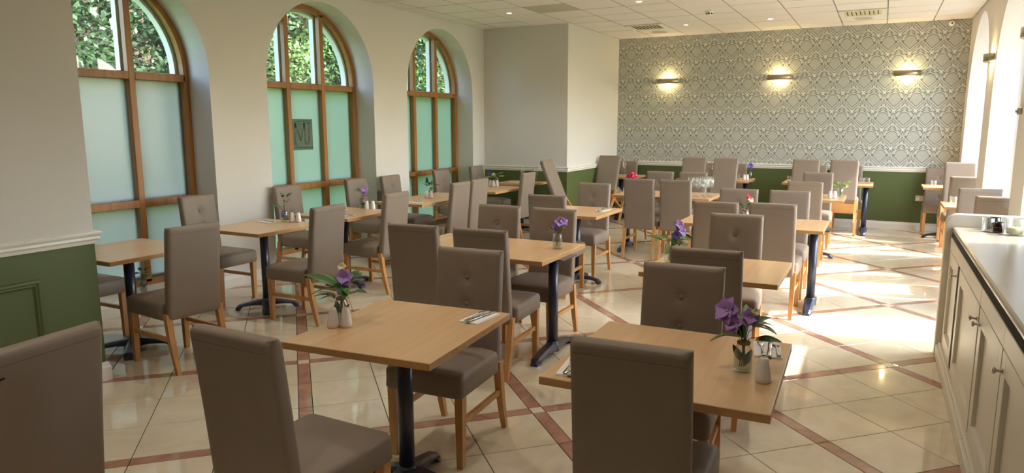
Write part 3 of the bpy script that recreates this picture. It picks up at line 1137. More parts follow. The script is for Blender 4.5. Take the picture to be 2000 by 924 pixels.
ARM = arm_mesh(0.27, 'foot_arm')
ARM_L = arm_mesh(0.32, 'foot_arm')
_col = B(); _col.lathe([(0.036, 0.03), (0.036, TH - 0.035)], 20, caps=True)
COLM = _col.mesh('column', 'navy', True)
for p in COLM.polygons:
    if len(p.vertices) > 4: p.use_smooth = False
_plate = B(); _plate.bbox(-.13, .13, -.13, .13, TH - 0.039, TH - 0.0305, 0.003)
PLATE = _plate.mesh('top_plate', 'navy')
_hub = B(); _hub.lathe([(0.05, 0.028), (0.05, 0.075), (0.04, 0.098)], 20, caps=True)
HUB = _hub.mesh('hub', 'navy', True)


def table(label, x0, x1, y0, y1, rz=0.0, feet='cross', group='beech pedestal tables', foot_rot=0, dx=0.0):
    cx, cy, w, d = (x0 + x1) / 2, (y0 + y1) / 2, x1 - x0, y1 - y0
    t = thing('dining_table', label, 'table', (cx, cy, 0), math.radians(rz), group)
    b = B()
    c = 0.0025
    x, y = w / 2, d / 2
    b.add([(-x, -y, TH - 0.03), (x, -y, TH - .03), (x, y, TH - .03), (-x, y, TH - .03), (-x, -y, TH - c), (x, -y, TH - c), (x, y, TH - c), (-x, y, TH - c),
           (-x + c, -y + c, TH), (x - c, -y + c, TH), (x - c, y - c, TH), (-x + c, y - c, TH)],
          [(3, 2, 1, 0), (4, 5, 9, 8), (5, 6, 10, 9), (6, 7, 11, 10), (7, 4, 8, 11), (8, 9, 10, 11)], 0)
    b.add([(-x, -y, TH - 0.03), (x, -y, TH - .03), (x, y, TH - .03), (-x, y, TH - .03), (-x, -y, TH - c), (x, -y, TH - c), (x, y, TH - c), (-x, y, TH - c)],
          [(0, 1, 5, 4), (1, 2, 6, 5), (2, 3, 7, 6), (3, 0, 4, 7)], 1)
    b.build('table_top', ['beech', 'edge'], t)
    if feet == 'cross':
        spots = [((dx, 0), [foot_rot + 90 * k for k in range(4)], ARM)]
    elif feet == 'ends_x':
        spots = [((-x + 0.09, 0), (90, 270), ARM_L), ((x - 0.09, 0), (90, 270), ARM_L)]
    else:
        spots = [((0, -y + 0.10), (0, 180), ARM_L), ((0, y - 0.10), (0, 180), ARM_L)]
    for (px, py), angs, am in spots:
        link('column', COLM, t, (px, py, 0))
        link('top_plate', PLATE, t, (px, py, 0))
        link('foot_hub', HUB, t, (px, py, 0))
        for a in angs:
            link('foot', am, t, (px, py, 0), (0, 0, math.radians(a)))
    return t


table('beech table partly hidden behind the green panelled wall', -5.13, -4.40, 2.76, 3.50, 0, foot_rot=45)
table('square beech table with purple flower jar, second from the green wall on the window side', -5.14, -4.46, 4.06, 4.80, 0, foot_rot=45)
table('square beech table below the right half of the middle window', -5.14, -4.43, 5.12, 5.88, 0, foot_rot=-15)
table('long beech table running past the pier between middle and far windows', -5.14, -4.48, 6.42, 7.72, 0, feet='ends_y')
table('beech table with purple flowers and three white shakers near the corner block', -5.12, -4.46, 8.08, 8.96, 0, dx=-0.1)
table('beech table set with glasses against the green dado of the corner block', -5.20, -4.55, 9.35, 9.97, 0)
table('nearest beech table, left of centre, with white shakers and napkin', -2.17, -1.47, 2.06, 2.83, 4.6)
table('long beech table in the middle of the room with a small flower jar', -3.10, -1.90, 4.06, 4.83, 0.3, feet='ends_x')
table('beech table with a folded napkin behind the middle long table', -3.09, -2.38, 6.32, 7.10, 0)
table('long beech table holding a cluster of wine glasses', -2.98, -1.76, 8.44, 9.24, 0, feet='ends_x')
table('beech table in the corner beside the boxed-out wall with a blue flower', -4.283, -3.62, 11.36, 12.02, 0)
table('long beech table below the left wall sconce, behind two tipped chairs', -2.92, -1.79, 11.36, 12.10, 0, feet='ends_x')
table('long beech table below the middle sconce with a navy post in the sun', -1.29, -0.05, 11.36, 12.10, 0, feet='ends_x')
table('small sunlit beech table end beside the far right arch', 0.58, 1.22, 11.38, 12.00, 0)
table('sunlit beech table end at the right-hand wall nearer the counter', 0.66, 1.30, 8.82, 9.42, 0)
table('beech table with white shakers and a leafy green sprig', -1.05, -0.33, 8.95, 9.72, 0)
table('long beech table with the single rose, a sunlit navy post at its right end', -1.60, -0.37, 6.32, 7.05, 0, feet='ends_x')
table('beech table with a leafy purple sprig behind the front right table', -1.25, -0.45, 4.06, 4.78, 0)
table('front right beech table with glass bottle of purple flowers and white shaker', -1.03, -0.25, 2.17, 2.96, 1.5)

# ------------------------------------------------------------------ table-top things
def shaker_mesh(h):
    b = B()
    b.lathe([(0.0, 0.0), (0.024, 0.0), (0.0265, 0.004), (0.0265, h * .22), (0.0225, h * .55), (0.0165, h * .86), (0.0145, h * .965), (0.0105, h), (0.0, h)], 20)
    return b.mesh('shaker_body', 'ceramic', True)


SH = shaker_mesh(0.088)
_h = B()
for k in range(5):
    a = 2 * PI * k / 5
    _h.lathe([(0.0012, 0.0872), (0.0012, 0.0885)], 6, (0.0045 * math.cos(a), 0.0045 * math.sin(a), 0), caps=True)
SHH = _h.mesh('pour_holes', 'dark')


def shaker(label, x, y, group='white salt and pepper shakers'):
    o = thing('shaker', label, 'shaker', (x, y, TH + .0006), random.uniform(0, 6), group)
    link('shaker_body', SH, o)
    link('pour_holes', SHH, o)


def lathe_mesh(nm, prof, mat, n=20):
    b = B(); b.lathe(prof, n); return b.mesh(nm, mat, True)


BOTTLE = lathe_mesh('glass_bottle', [(0.0, 0.002), (0.026, 0.002), (0.0285, 0.008), (0.0285, 0.062), (0.025, 0.078), (0.0165, 0.092), (0.0155, 0.104), (0.0175, 0.107), (0.0155, 0.107), (0.0135, 0.103), (0.0145, 0.092), (0.023, 0.077), (0.0262, 0.061), (0.0262, 0.01), (0.0, 0.006)], 'glass')
JAR = lathe_mesh('glass_jar', [(0.0, 0.002), (0.028, 0.002), (0.031, 0.008), (0.031, 0.066), (0.027, 0.08), (0.0265, 0.094), (0.0245, 0.094), (0.025, 0.08), (0.0288, 0.065), (0.0288, 0.01), (0.0, 0.006)], 'glass')
WATER = lathe_mesh('water', [(0.0, 0.0075), (0.0258, 0.0105), (0.0258, 0.052), (0.0, 0.052)], 'water')
TWINE = lathe_mesh('twine', [(0.0168, 0.088), (0.0205, 0.0895), (0.0205, 0.0945), (0.0205, 0.0975), (0.0168, 0.099)], 'twine', 14)


def leaf_mesh(nm, L, W, mat, cup=0.25):
    b = B()
    N = 7
    rows = []
    for k in range(N + 1):
        q = k / N
        w = W * math.sin(PI * min(1, q * .96 + .02)) ** .8 * (1 - .25 * q)
        z = -0.35 * L * q * q
        rows.append([(-w, L * q, z + cup * w), (0, L * q, z), (w, L * q, z + cup * w)])
    v = [p for r in rows for p in r]
    th = 0.0006
    v2 = [(x, y, z - th) for x, y, z in v]
    f = []
    n = len(v)
    for k in range(N):
        for i in range(2):
            a = k * 3 + i
            f += [(a, a + 1, a + 4, a + 3), (n + a, n + a + 3, n + a + 4, n + a + 1)]
    b.add(v + v2, f)
    return b.mesh(nm, mat, True)


LEAF = {c: [leaf_mesh('leaf', 0.052, 0.013, c), leaf_mesh('leaf', 0.04, 0.014, c), leaf_mesh('leaf', 0.066, 0.012, c)] for c in ('leaf', 'leaf_l')}
PETAL = {c: leaf_mesh('petal', 0.023, 0.0155, c, 0.35) for c in ('purple', 'blue', 'pink', 'cream', 'orange')}
BUD = {c: lathe_mesh('flower_centre', [(0.0, -0.006), (0.005, -0.002), (0.004, 0.004), (0.0, 0.006)], c, 8) for c in ('purple', 'blue', 'pink', 'cream', 'orange', 'leaf_l')}


def flower_vase(label, x, y, flowers, leaves, vase='bottle', z=TH + .0002, leafc='leaf', seed=1, spread=0.05, cat='flower vase', group='bud vases with cut sprigs', hgt=0.06, ls=1.15):
    """flowers: list of (dx, dy, dz, colour, scale)"""
    rnd = random.Random(seed)
    o = thing('flower_vase', label, cat, (x, y, z), 0, group)
    o.scale = (1.15, 1.15, 1.15)
    neck = 0.105 if vase == 'bottle' else 0.094
    link('glass_bottle' if vase == 'bottle' else 'glass_jar', BOTTLE if vase == 'bottle' else JAR, o)
    link('water', WATER, o)
    if vase == 'bottle':
        link('twine', TWINE, o)

    def stem(tip, r=0.0014):
        b = B()
        p0 = Vector((rnd.uniform(-.012, .012), rnd.uniform(-.012, .012), 0.014))
        p1 = Vector((tip[0] * .1, tip[1] * .1, neck - 0.01))
        p2 = Vector((tip[0] * .35, tip[1] * .35, neck + (tip[2] - neck) * .5))
        b.tube([p0, p0.lerp(p1, .5), p1, p2, Vector(tip)], r, 6)
        return b.build('stem', 'stem', o)
    for (dx, dy, dz, c, s) in flowers:
        tip = (dx, dy, neck + dz)
        stem(tip)
        fl = link('flower', BUD['leaf_l' if c == 'purple' else c], o, tip, None)
        fl.scale = (s, s, s)
        n = 8 if c in ('purple', 'blue') else 9
        ax = Vector((dx, dy - 0.05, 0.03)).normalized().to_track_quat('Z', 'Y')
        fl.rotation_mode = 'QUATERNION'
        fl.rotation_quaternion = ax
        for k in range(n):
            pt = link('petal', PETAL[c], fl, (0, 0, 0.001 * (k % 2)), (math.radians(22 + 30 * (k >= 5)), 0, 2 * PI * k / min(n, 5) + .3 * (k >= 5)))
    if vase == 'bottle':
        for k in range(2):
            lf = link('leaf', LEAF['leaf'][0], o, (0.006 * (1 - 2 * k), -0.004, 0.022 + .012 * k), (math.radians(82), math.radians(20 - 40 * k), 0.6 * k))
    for k in range(leaves):
        a = rnd.uniform(0, 2 * PI)
        rad = rnd.uniform(.3, 1) * spread
        tip = (rad * math.cos(a), rad * math.sin(a), neck + rnd.uniform(.005, hgt))
        if k % 3 == 0:
            stem(tip, 0.0011)
        lf = link('leaf', rnd.choice(LEAF[leafc]), o, (tip[0] * .6, tip[1] * .6, tip[2] - 0.01), (math.radians(rnd.uniform(-5, 60)), math.radians(rnd.uniform(-25, 25)), a - PI / 2 + rnd.uniform(-.5, .5)))
        s = rnd.uniform(.8, 1.25) * ls
        lf.scale = (s, s, s)
    return o


def wine_mesh():
    b = B()
    b.lathe([(0.0, 0.0), (0.033, 0.0), (0.034, 0.002), (0.012, 0.006), (0.004, 0.012), (0.0035, 0.085), (0.008, 0.092), (0.028, 0.105), (0.039, 0.128), (0.039, 0.15), (0.031, 0.205), (0.030, 0.205), (0.0375, 0.15), (0.0375, 0.13), (0.026, 0.108), (0.0, 0.097)], 20)
    return b.mesh('wine_glass', 'glass', True)


WINE = wine_mesh()
TUMB = lathe_mesh('tumbler', [(0.0, 0.0), (0.03, 0.0), (0.032, 0.004), (0.038, 0.09), (0.0365, 0.09), (0.0305, 0.012), (0.0, 0.009)], 'glass')


def glass_thing(kind, label, x, y, z=TH + .0006, group=None, flip=False, mat=None):
    o = link('wine_glass' if kind == 'wine' else 'tumbler', WINE if kind == 'wine' else TUMB, None, (x, y, z))
    if kind == 'wine':
        o.scale = (0.94, 0.94, 1.18)
    return tag(o, label, 'glass', group)


def napkin_mesh(w, d):
    b = B()
    for k in range(3):
        b.bbox(-w / 2 + .001 * k, w / 2 - .002 * k, -d / 2 + .0015 * k, d / 2 - .001 * k, .0018 * k, .0018 * (k + 1) - .0003, .0004)
    return b.mesh('napkin', 'paper')


NAP = napkin_mesh(0.105, 0.20)


def fork_mesh():
    b = B()
    th = 0.0015
    prof = [(-0.095, .0065), (-0.085, .0085), (-0.06, .006), (-0.01, .003), (0.02, .003), (0.035, .008), (0.048, .0115), (0.058, .012)]
    def zc(y): return 0.0035 + 0.006 * max(0, (y - 0.0)) / .095
    v = []
    for y, w in prof: v += [(-w, y, zc(y)), (w, y, zc(y)), (w, y, zc(y) + th), (-w, y, zc(y) + th)]
    f = []
    for k in range(len(prof) - 1):
        for i in range(4):
            j = (i + 1) % 4
            f.append((k * 4 + i, k * 4 + j, k * 4 + 4 + j, k * 4 + 4 + i))
    f.append((0, 3, 2, 1)); e = (len(prof) - 1) * 4; f.append((e, e + 1, e + 2, e + 3))
    b.add(v, f)
    for t in range(4):
        x = -0.0096 + 0.0064 * t
        b.add([(x - .0018, .057, zc(.057)), (x + .0018, .057, zc(.057)), (x + .0018, .057, zc(.057) + th), (x - .0018, .057, zc(.057) + th),
               (x - .001, .1, zc(.1) - .003), (x + .001, .1, zc(.1) - .003), (x + .001, .1, zc(.1) - .003 + th), (x - .001, .1, zc(.1) - .003 + th)],
              [(0, 1, 5, 4), (1, 2, 6, 5), (2, 3, 7, 6), (3, 0, 4, 7), (4, 5, 6, 7)])
    return b.mesh('fork', 'steel', True)


def knife_mesh():
    b = B()
    prof = [(-0.11, .006), (-0.10, .0085), (-0.05, .007), (0.0, .0055), (0.004, .008), (0.06, .0085), (0.09, .007), (0.112, .001)]
    rings = []
    for k, (y, w) in enumerate(prof):
        t = .0022 if y < 0.002 else .0008
        xo = 0.0 if y < 0.002 else .001
        rings.append([(-w + xo, y, .0025 - t + .003), (w, y, .0025 - t + .003), (w, y, .0025 + t + .003), (-w + xo, y, .0025 + t + .003)])
    b.loft(rings, True)
    return b.mesh('knife', 'steel', True)


def spoon_mesh():
    b = B()
    prof = [(-0.095, .006), (-0.08, .0085), (-0.05, .005), (0.02, .003), (0.035, .006), (0.05, .014), (0.07, .0165), (0.088, .012), (0.096, .002)]
    rings = []
    for y, w in prof:
        dip = 0.005 * max(0, 1 - ((y - .067) / .032) ** 2)
        rings.append([(-w, y, .0065), (-w * .5, y, .0065 - dip), (0, y, .0062 - dip * 1.2), (w * .5, y, .0065 - dip), (w, y, .0065), (w * .5, y, .0078 - dip), (0, y, .0078 - dip * 1.2), (-w * .5, y, .0078 - dip)])
    b.loft(rings, True)
    return b.mesh('spoon', 'steel', True)


FORK, KNIFE, SPOON = fork_mesh(), knife_mesh(), spoon_mesh()


def setting(where, x, y, rz, items=('fork', 'knife'), group='folded napkins with cutlery'):
    a = math.radians(rz)
    nap = link('napkin', NAP, None, (x, y, TH + .0006), (0, 0, a))
    tag(nap, 'white folded paper napkin ' + where, 'napkin', 'white paper napkins')
    for it, me, off, r in (('fork', FORK, -.022, 3), ('knife', KNIFE, .008, -4), ('spoon', SPOON, .034, 2)):
        if it in items:
            o_ = link(it, me, None, (x + off * math.cos(a), y + off * math.sin(a), TH + .0058), (0, 0, a + math.radians(r)))
            tag(o_, 'steel %s on the napkin ' % it + where, it, 'steel cutlery')


# nearest table (left of centre)
shaker('left white shaker of the pair on the nearest beech table', -2.09, 2.295)
shaker('right white shaker of the pair on the nearest beech table', -2.043, 2.325)
flower_vase('glass bottle with broad leaves and a purple flower behind the two foreground shakers', -2.12, 2.385,
            [(0.03, -0.01, 0.075, 'purple', 1.5), (0.02, -0.01, 0.03, 'purple', 1.2), (0.012, 0.0, 0.115, 'cream', .8)], 14, seed=3, spread=0.08, ls=1.7)
setting('on the nearest beech table', -1.585, 2.715, -3)
# front right table
setting('at the left end of the front right table', -0.935, 2.30, 8)
setting('at the right end of the front right table', -0.338, 2.835, 10, ('fork', 'spoon', 'knife'))
flower_vase('glass bottle with twine, purple flower and leaves on the front right table', -0.385, 2.545,
            [(-0.05, -0.005, 0.085, 'purple', 1.9), (-0.03, -0.02, 0.05, 'purple', 1.3), (0.015, 0.0, 0.07, 'purple', 1.3), (0.03, 0, 0.09, 'cream', .6)], 12, seed=5, spread=0.06, ls=1.5)
shaker('white shaker standing alone on the front right table', -0.303, 2.465)
# middle long table
flower_vase('small glass jar with a purple flower on the middle long table', -2.01, 4.56,
            [(0.02, 0.0, 0.07, 'purple', 1.7), (0.0, -0.01, 0.04, 'purple', 1.4), (0.035, 0.01, 0.075, 'purple', 1.3)], 5, 'jar', seed=8)
# second right table
flower_vase('glass jar with dark leaves and purple bells left of a dark chair back', -1.155, 4.42,
            [(0.045, 0.0, 0.12, 'purple', 1.4), (0.06, 0.0, 0.085, 'purple', 1.4), (0.03, 0.0, 0.06, 'blue', 1.2)], 16, 'jar', seed=11, spread=0.12, hgt=0.08, ls=1.4)
# window side
setting('beside the flower jar on the second window-side table', -4.96, 4.62, 80, ('knife',))
flower_vase('glass with a tall leafy sprig and a purple flower on the second window-side table', -4.81, 4.70,
            [(0.0, 0.0, -0.03, 'purple', 1.4)], 9, 'jar', seed=13, spread=0.06, hgt=0.15)
shaker('left white shaker beside the tall leafy sprig', -4.745, 4.725)
shaker('right white shaker beside the tall leafy sprig', -4.685, 4.745)
setting('at the edge of the table under the middle window', -4.62, 5.30, 86, ('fork', 'knife'))
setting('at the back of the table under the middle window', -5.02, 5.66, 86, ('knife',))
flower_vase('glass bottle with a purple flower on the table under the middle window', -4.83, 5.83,
            [(0.035, -0.01, 0.075, 'purple', 1.6), (0.03, 0.0, 0.05, 'purple', 1.3)], 7, seed=15, hgt=0.11)
shaker('left white shaker on the table under the middle window', -4.765, 5.82)
shaker('right white shaker on the table under the middle window', -4.705, 5.845)
setting('at the near end of the long window table', -4.70, 6.58, 84, ('knife',))
shaker('left white shaker on the long window table', -4.835, 7.03)
shaker('right white shaker on the long window table', -4.78, 7.05)
flower_vase('bottle of leaves and dark lilac behind the shakers on the long window table', -4.86, 7.17,
            [(-0.045, 0.0, 0.06, 'blue', 1.3), (-0.05, 0, 0.085, 'blue', 1.0)], 12, seed=17, spread=0.07)
shaker('left white shaker on the table before the corner block', -4.94, 8.80)
shaker('middle white shaker on the table before the corner block', -4.885, 8.79)
shaker('right white shaker on the table before the corner block', -4.85, 8.83)
flower_vase('bottle with purple flower and pale star leaves before the corner block', -4.89, 8.90,
            [(-0.06, -0.03, 0.05, 'blue', 1.9)], 12, leafc='leaf_l', seed=19, spread=0.1)
setting('on the table against the corner block', -4.97, 9.62, 90, ())
glass_thing('wine', 'wine glass on the table against the corner block', -4.89, 9.74, group='wine glasses')
glass_thing('wine', 'wine glass half hidden by a tall chair back at the corner block', -4.69, 9.80, group='wine glasses')
# behind the middle table
setting('on the table end beside the facing button-back chair', -2.50, 6.83, -4)
# long glass table
shaker('white shaker at the left end of the wine glass table', -2.92, 8.80)
flower_vase('vase of pink flowers showing above a tall chair back', -2.90, 8.98,
            [(-0.03, 0, 0.06, 'pink', 1.6), (0.0, 0.01, 0.075, 'pink', 1.6), (0.035, 0, 0.06, 'pink', 1.6), (0.02, .02, 0.09, 'pink', 1.4)], 4, seed=21)
gi = 0
for gx, gy in ((-2.03, 8.63), (-1.93, 8.60), (-1.835, 8.60), (-1.985, 8.72), (-1.88, 8.70), (-1.80, 8.72), (-1.93, 8.82), (-1.835, 8.81), (-1.88, 8.92)):
    lab = ['front left', 'front middle', 'front right', 'middle left', 'centre', 'middle right', 'rear left', 'rear right', 'rearmost'][gi]
    glass_thing('wine', 'wine glass, %s of the cluster on the long table' % lab, gx, gy, group='clustered wine glasses')
    gi += 1
# far row
flower_vase('dark slim vase with a blue flower beside the corner block', -4.235, 11.415, [(0.0, 0.0, 0.06, 'blue', 1.6), (-.02, 0, .1, 'blue', .8)], 3, seed=23)
glass_thing('wine', 'wine glass in front of the upright chair in the far left corner', -3.98, 11.93, group='wine glasses')
setting('on the corner table below the wallpaper', -3.83, 11.86, 90, ())
glass_thing('wine', 'wine glass between the two tipped chairs under the left sconce', -2.40, 11.78, group='wine glasses')
glass_thing('tumb', 'tumbler right of the tipped chairs under the left sconce', -2.0, 11.72, group='water tumblers')
shaker('left white shaker beside the blue flower by the far wall', -1.885, 11.62)
shaker('right white shaker beside the blue flower by the far wall', -1.845, 11.66)
flower_vase('bottle with one violet bloom at the right end of the left far table', -1.84, 11.90, [(0.0, -0.01, 0.075, 'blue', 2.0)], 3, seed=25)
glass_thing('tumb', 'tumbler at the left end of the table under the middle sconce', -1.21, 11.60, group='water tumblers')
glass_thing('tumb', 'left tumbler at the right end of the table under the middle sconce', -0.20, 11.66, group='water tumblers')
glass_thing('tumb', 'right tumbler at the right end of the table under the middle sconce', -0.13, 11.74, group='water tumblers')
shaker('left white shaker beside the leafy green sprig', -0.49, 9.22)
shaker('right white shaker beside the leafy green sprig', -0.44, 9.235)
flower_vase('clear jar with a leafy pale green sprig on the table right of centre', -0.395, 9.46, [(0.05, 0, 0.02, 'cream', .8)], 22, 'jar', leafc='leaf_l', seed=27, spread=0.11, hgt=0.1)
flower_vase('single cream and red rose with greenery between two pale chair backs', -1.04, 6.58, [(0.03, 0.0, 0.075, 'cream', 1.2), (0.02, 0.0, 0.1, 'pink', 1.0)], 8, seed=29)
glass_thing('tumb', 'tumbler on the sunlit table beside the far right arch', 0.71, 11.55, group='water tumblers')
glass_thing('tumb', 'tumbler on the sunlit right-hand table near its left end', 0.76, 9.08, group='water tumblers')
glass_thing('tumb', 'tumbler on the sunlit right-hand table in front of the far chair', 0.90, 9.30, group='water tumblers')
# sill bottle
flower_vase('small dried sprig in a bottle on the first window sill', -5.86, 3.97, [], 9, z=0.137, seed=31, hgt=0.08)

# ------------------------------------------------------------------ side cabinets and worktop
def cabinets():
    XF, XB = 0.487, XR - 0.002
    ZT = 0.875
    units = [('cream cabinet unit at the far end with a slightly open door', 3.955, 5.66, [(5.06, 5.64, 'near'), (3.975, 4.955, 'near')]),
             ('cream cabinet unit in the middle of the run', 2.49, 3.950, [(3.235, 3.935, 'far'), (2.51, 3.215, 'far')]),
             ('cream cabinet unit running out of the picture at the right', 0.9, 2.485, [(1.71, 2.465, 'near'), (0.92, 1.69, 'far')])]
    for label, y0, y1, doors in units:
        u = thing('cabinet', label, 'cabinet', ((XF + XB) / 2, (y0 + y1) / 2, 0), 0, 'fitted cream cabinets')
        ox, oy = (XF + XB) / 2, (y0 + y1) / 2

        def part(nm, mat, x0, x1, ya, yb, z0, z1, parent=u, bev=0.002, rel=(0, 0)):
            return B().bbox(x0 - ox, x1 - ox, ya - oy, yb - oy, z0, z1, bev).build(nm, mat, parent)
        part('body', 'cabinet', XF + 0.02, XB, y0, y1, 0.0, ZT)
        part('plinth', 'cabinet', XF - 0.036, XF + 0.0195, y0, y1, 0.0, 0.085, bev=.004)
        part('plinth_bead', 'cabinet', XF - 0.02, XF + 0.0195, y0, y1, 0.0855, 0.105, bev=.004)
        part('apron', 'cabinet', XF - 0.004, XF + 0.0195, y0, (y0 + y1) / 2 - .001, 0.772, 0.858)
        part('apron', 'cabinet', XF - 0.004, XF + 0.0195, (y0 + y1) / 2 + .001, y1 - 0.003, 0.772, 0.858)
        part('gap_shade_bar', 'dark', XF + 0.0, XF + 0.0195, y0, y1, 0.8585, 0.8955, bev=.0005)  # dark-coloured bar stands in for the shade under the worktop
        if doors[0][0] == 5.06:
            part('gap_shade_strip', 'dark', XF + 0.0005, XF + 0.0195, 4.958, 5.0575, 0.106, 0.77, bev=.0003)  # solid dark strip, painted as the shade inside the door gap
        for ya, yb, kn in doors:
            d = thing('door', None, None)
            d.parent = u
            z0, z1 = 0.112, 0.766
            fx = XF - 0.004
            b = B()
            st = 0.085
            b.bbox(fx - ox, fx + .0235 - ox, ya - oy, ya + st - oy, z0, z1, .0015)
            b.bbox(fx - ox, fx + .0235 - ox, yb - st - oy, yb - oy, z0, z1, .0015)
            b.bbox(fx - ox, fx + .0235 - ox, ya + st - oy, yb - st - oy, z0, z0 + st, .0015)
            b.bbox(fx - ox, fx + .0235 - ox, ya + st - oy, yb - st - oy, z1 - st, z1, .0015)
            b.build('door_frame', 'cabinet', d)
            B().bbox(fx + .0185 - ox, fx + .0234 - ox, ya + st - oy, yb - st - oy, z0 + st, z1 - st, .001).build('door_panel', 'cabinet', d)
            ky = ya + 0.04 if kn == 'near' else yb - 0.04
            kb = B()
            n = 12
            kb.loft([[(fx - ox - x, ky - oy + r * math.cos(2 * PI * k / n), 0.69 + r * math.sin(2 * PI * k / n)) for k in range(n)] for x, r in ((0, .011), (.003, .011), (.006, .006), (.02, .005), (.025, .012), (.031, .0145), (.035, .009), (.036, .001))], True)
            kb.build('knob', 'chrome', d, True)
    # worktop
    b = B()
    rings = []
    zt, zb, x0, x1 = 0.932, 0.896, 0.483, XR - 0.002
    prof = [(x0 + .012, zb), (x0 + .004, zb + .004), (x0, zb + .012), (x0, zt - .014), (x0 + .004, zt - .004), (x0 + .014, zt), (x1, zt), (x1, zb)]
    b.loft([[(x, y, z) for x, z in prof] for y in (0.9, 5.665)], True)
    o = b.build('worktop', 'worktop')
    tag(o, 'long pale worktop over the cream cabinets on the right', 'worktop')
    # end panel with rounded upper corner
    pts = [(0.445, 0.0), (XR - 0.002, 0.0), (XR - 0.002, 1.02)] + [(0.445 + .07 - .07 * math.sin(math.radians(a)), 1.02 - .07 + .07 * math.cos(math.radians(a))) for a in range(0, 91, 10)]
    b = B()
    b.loft([[(x + (0.004 if i else 0), y, z - (0.004 if i else 0) * (z > .5)) for x, z in pts] for i, y in ((1, 5.667), (0, 5.671), (0, 5.735), (1, 5.739))], True)
    o = b.build('end_panel', 'cabinet')
    tag(o, 'cream upright end panel with rounded corner closing the cabinet run', 'end panel')


cabinets()
zc = 0.932
glass_thing('tumb', 'clear tumbler at the front of the glasses on the worktop', 0.665, 5.50, zc, 'glasses on the worktop')


def candle_glass(label, x, y, wax, sm=1.0, gm='glass'):
    o = thing('candle_glass', label, 'candle glass', (x, y, zc), 0, 'candle glasses on the worktop')
    g = B(); g.lathe([(0.0, 0.0), (0.036 * sm, 0.0), (0.038 * sm, 0.004), (0.040 * sm, 0.085 * sm), (0.0385 * sm, 0.085 * sm), (0.036 * sm, 0.01), (0.0, 0.008)], 20)
    g.build('glass_cup', gm, o, True)
    if wax:
        c = B(); c.lathe([(0.0, 0.0085), (0.0345 * sm, 0.0105), (0.0355 * sm, wax), (0.0, wax)], 20)
        c.build('wax', 'candle', o, True)
        c = B(); c.tube([(0, 0, wax - .002), (0.001, 0, wax + .012)], .0012, 6); c.build('wick', 'black', o)


candle_glass('dark candle glass between clear glasses on the worktop', 0.712, 5.60, 0.03, 1.0, 'darkglass')
candle_glass('smaller brown candle glass in front of the dark one', 0.722, 5.47, 0.035, .8, 'darkglass')
candle_glass('largest clear candle glass with pale wax on the worktop', 0.80, 5.395, 0.05, 1.25)
candle_glass('candle glass cut off by the right edge of the picture', 0.91, 5.37, 0.04, 1.1)
flower_vase('dried orange flowers at the right edge above the worktop', 0.97, 6.0 - 0.45, [(-0.04, 0, 0.03, 'orange', 1.6), (-.01, 0, .04, 'orange', 1.6), (.02, .0, .03, 'orange', 1.5)], 2, 'jar', z=zc, seed=33)

# ------------------------------------------------------------------ wall fittings
def sconce(label, loc, rz, power=5.0):
    o = thing('wall_sconce', label, 'wall light', loc, rz, 'curved bronze wall sconces')
    # local: wall is y=0, projects to -y
    b = B()
    W, D, Hh, N = 0.185, 0.085, 0.042, 16
    R = (W * W + D * D) / (2 * D)
    rings = []
    for k in range(N + 1):
        x = -W + 2 * W * k / N
        yo = -(math.sqrt(R * R - x * x) - (R - D)) - 0.004
        yi = yo + 0.003
        rings.append([(x, yo, -Hh), (x, yo, Hh), (x, yi, Hh), (x, yi, -Hh)])
    b.loft(rings, True)
    b.build('curved_shade', 'bronze', o, True)
    bb = B(); bb.bbox(-0.06, 0.06, -0.02, -0.001, -0.03, 0.03, .003)
    bb.bbox(-W, -W + .012, -.012, -.001, -.03, .03, .002); bb.bbox(W - .012, W, -.012, -.001, -.03, .03, .002)
    bb.build('back_plate', 'bronze', o)
    t = B(); t.tube([(-0.07, -0.045, 0), (0.07, -0.045, 0)], 0.008, 10)
    t.build('lamp_tube', 'bulb', o, True)
    for s in (-1, 1):
        ld = bpy.data.lights.new('sconce_light', 'POINT')
        ld.energy = power * 0.6
        ld.color = (1.0, 0.76, 0.36)
        ld.shadow_soft_size = 0.02
        l = bpy.data.objects.new('sconce_light', ld)
        COL.objects.link(l)
        l.parent = o
        l.location = (0, -0.045, s * 0.030)


sconce('left of the three curved bronze sconces on the wallpaper', (-3.375, YF, 2.375), 0)
sconce('middle of the three curved bronze sconces on the wallpaper', (-1.54, YF, 2.385), 0)
sconce('right of the three curved bronze sconces on the wallpaper', (0.29, YF, 2.39), 0)
sconce('bronze sconce on the right wall between two arches', (XR, 9.74, 2.37), -PI / 2)
sconce('bronze sconce at the right edge of the picture', (XR, 7.28, 2.38), -PI / 2)


def downlight(label, x, y, power=14.0):
    o = thing('downlight', label, 'downlight', (x, y, ZC - 0.003), 0, 'recessed ceiling downlights')
    b = B(); b.lathe([(0.052, 0.0), (0.05, -0.006), (0.038, -0.008), (0.034, -0.002), (0.034, 0.0)], 20)
    b.build('ring', 'white', o, True)
    b = B(); b.lathe([(0.0, -0.0035), (0.033, -0.0035), (0.033, 0.0), (0.0, 0.0)], 16)
    b.build('lamp', 'led', o)
    ld = bpy.data.lights.new('downlight_light', 'SPOT')
    ld.energy = power; ld.spot_size = math.radians(110); ld.spot_blend = 0.6; ld.color = (1, .92, .8); ld.shadow_soft_size = 0.03
    l = bpy.data.objects.new('downlight_light', ld); COL.objects.link(l); l.parent = o; l.location = (0, 0, -0.012)


downlight('downlight in the panel nearest the left wall and window arches', -4.62, 8.78)
downlight('downlight at the top edge of the picture, right of the corner block', -2.78, 8.74)
downlight('downlight between the left vent and the smoke detector, by the wallpaper', -2.77, 11.07)
downlight('downlight right of the smoke detector, by the wallpaper', -1.54, 11.03)

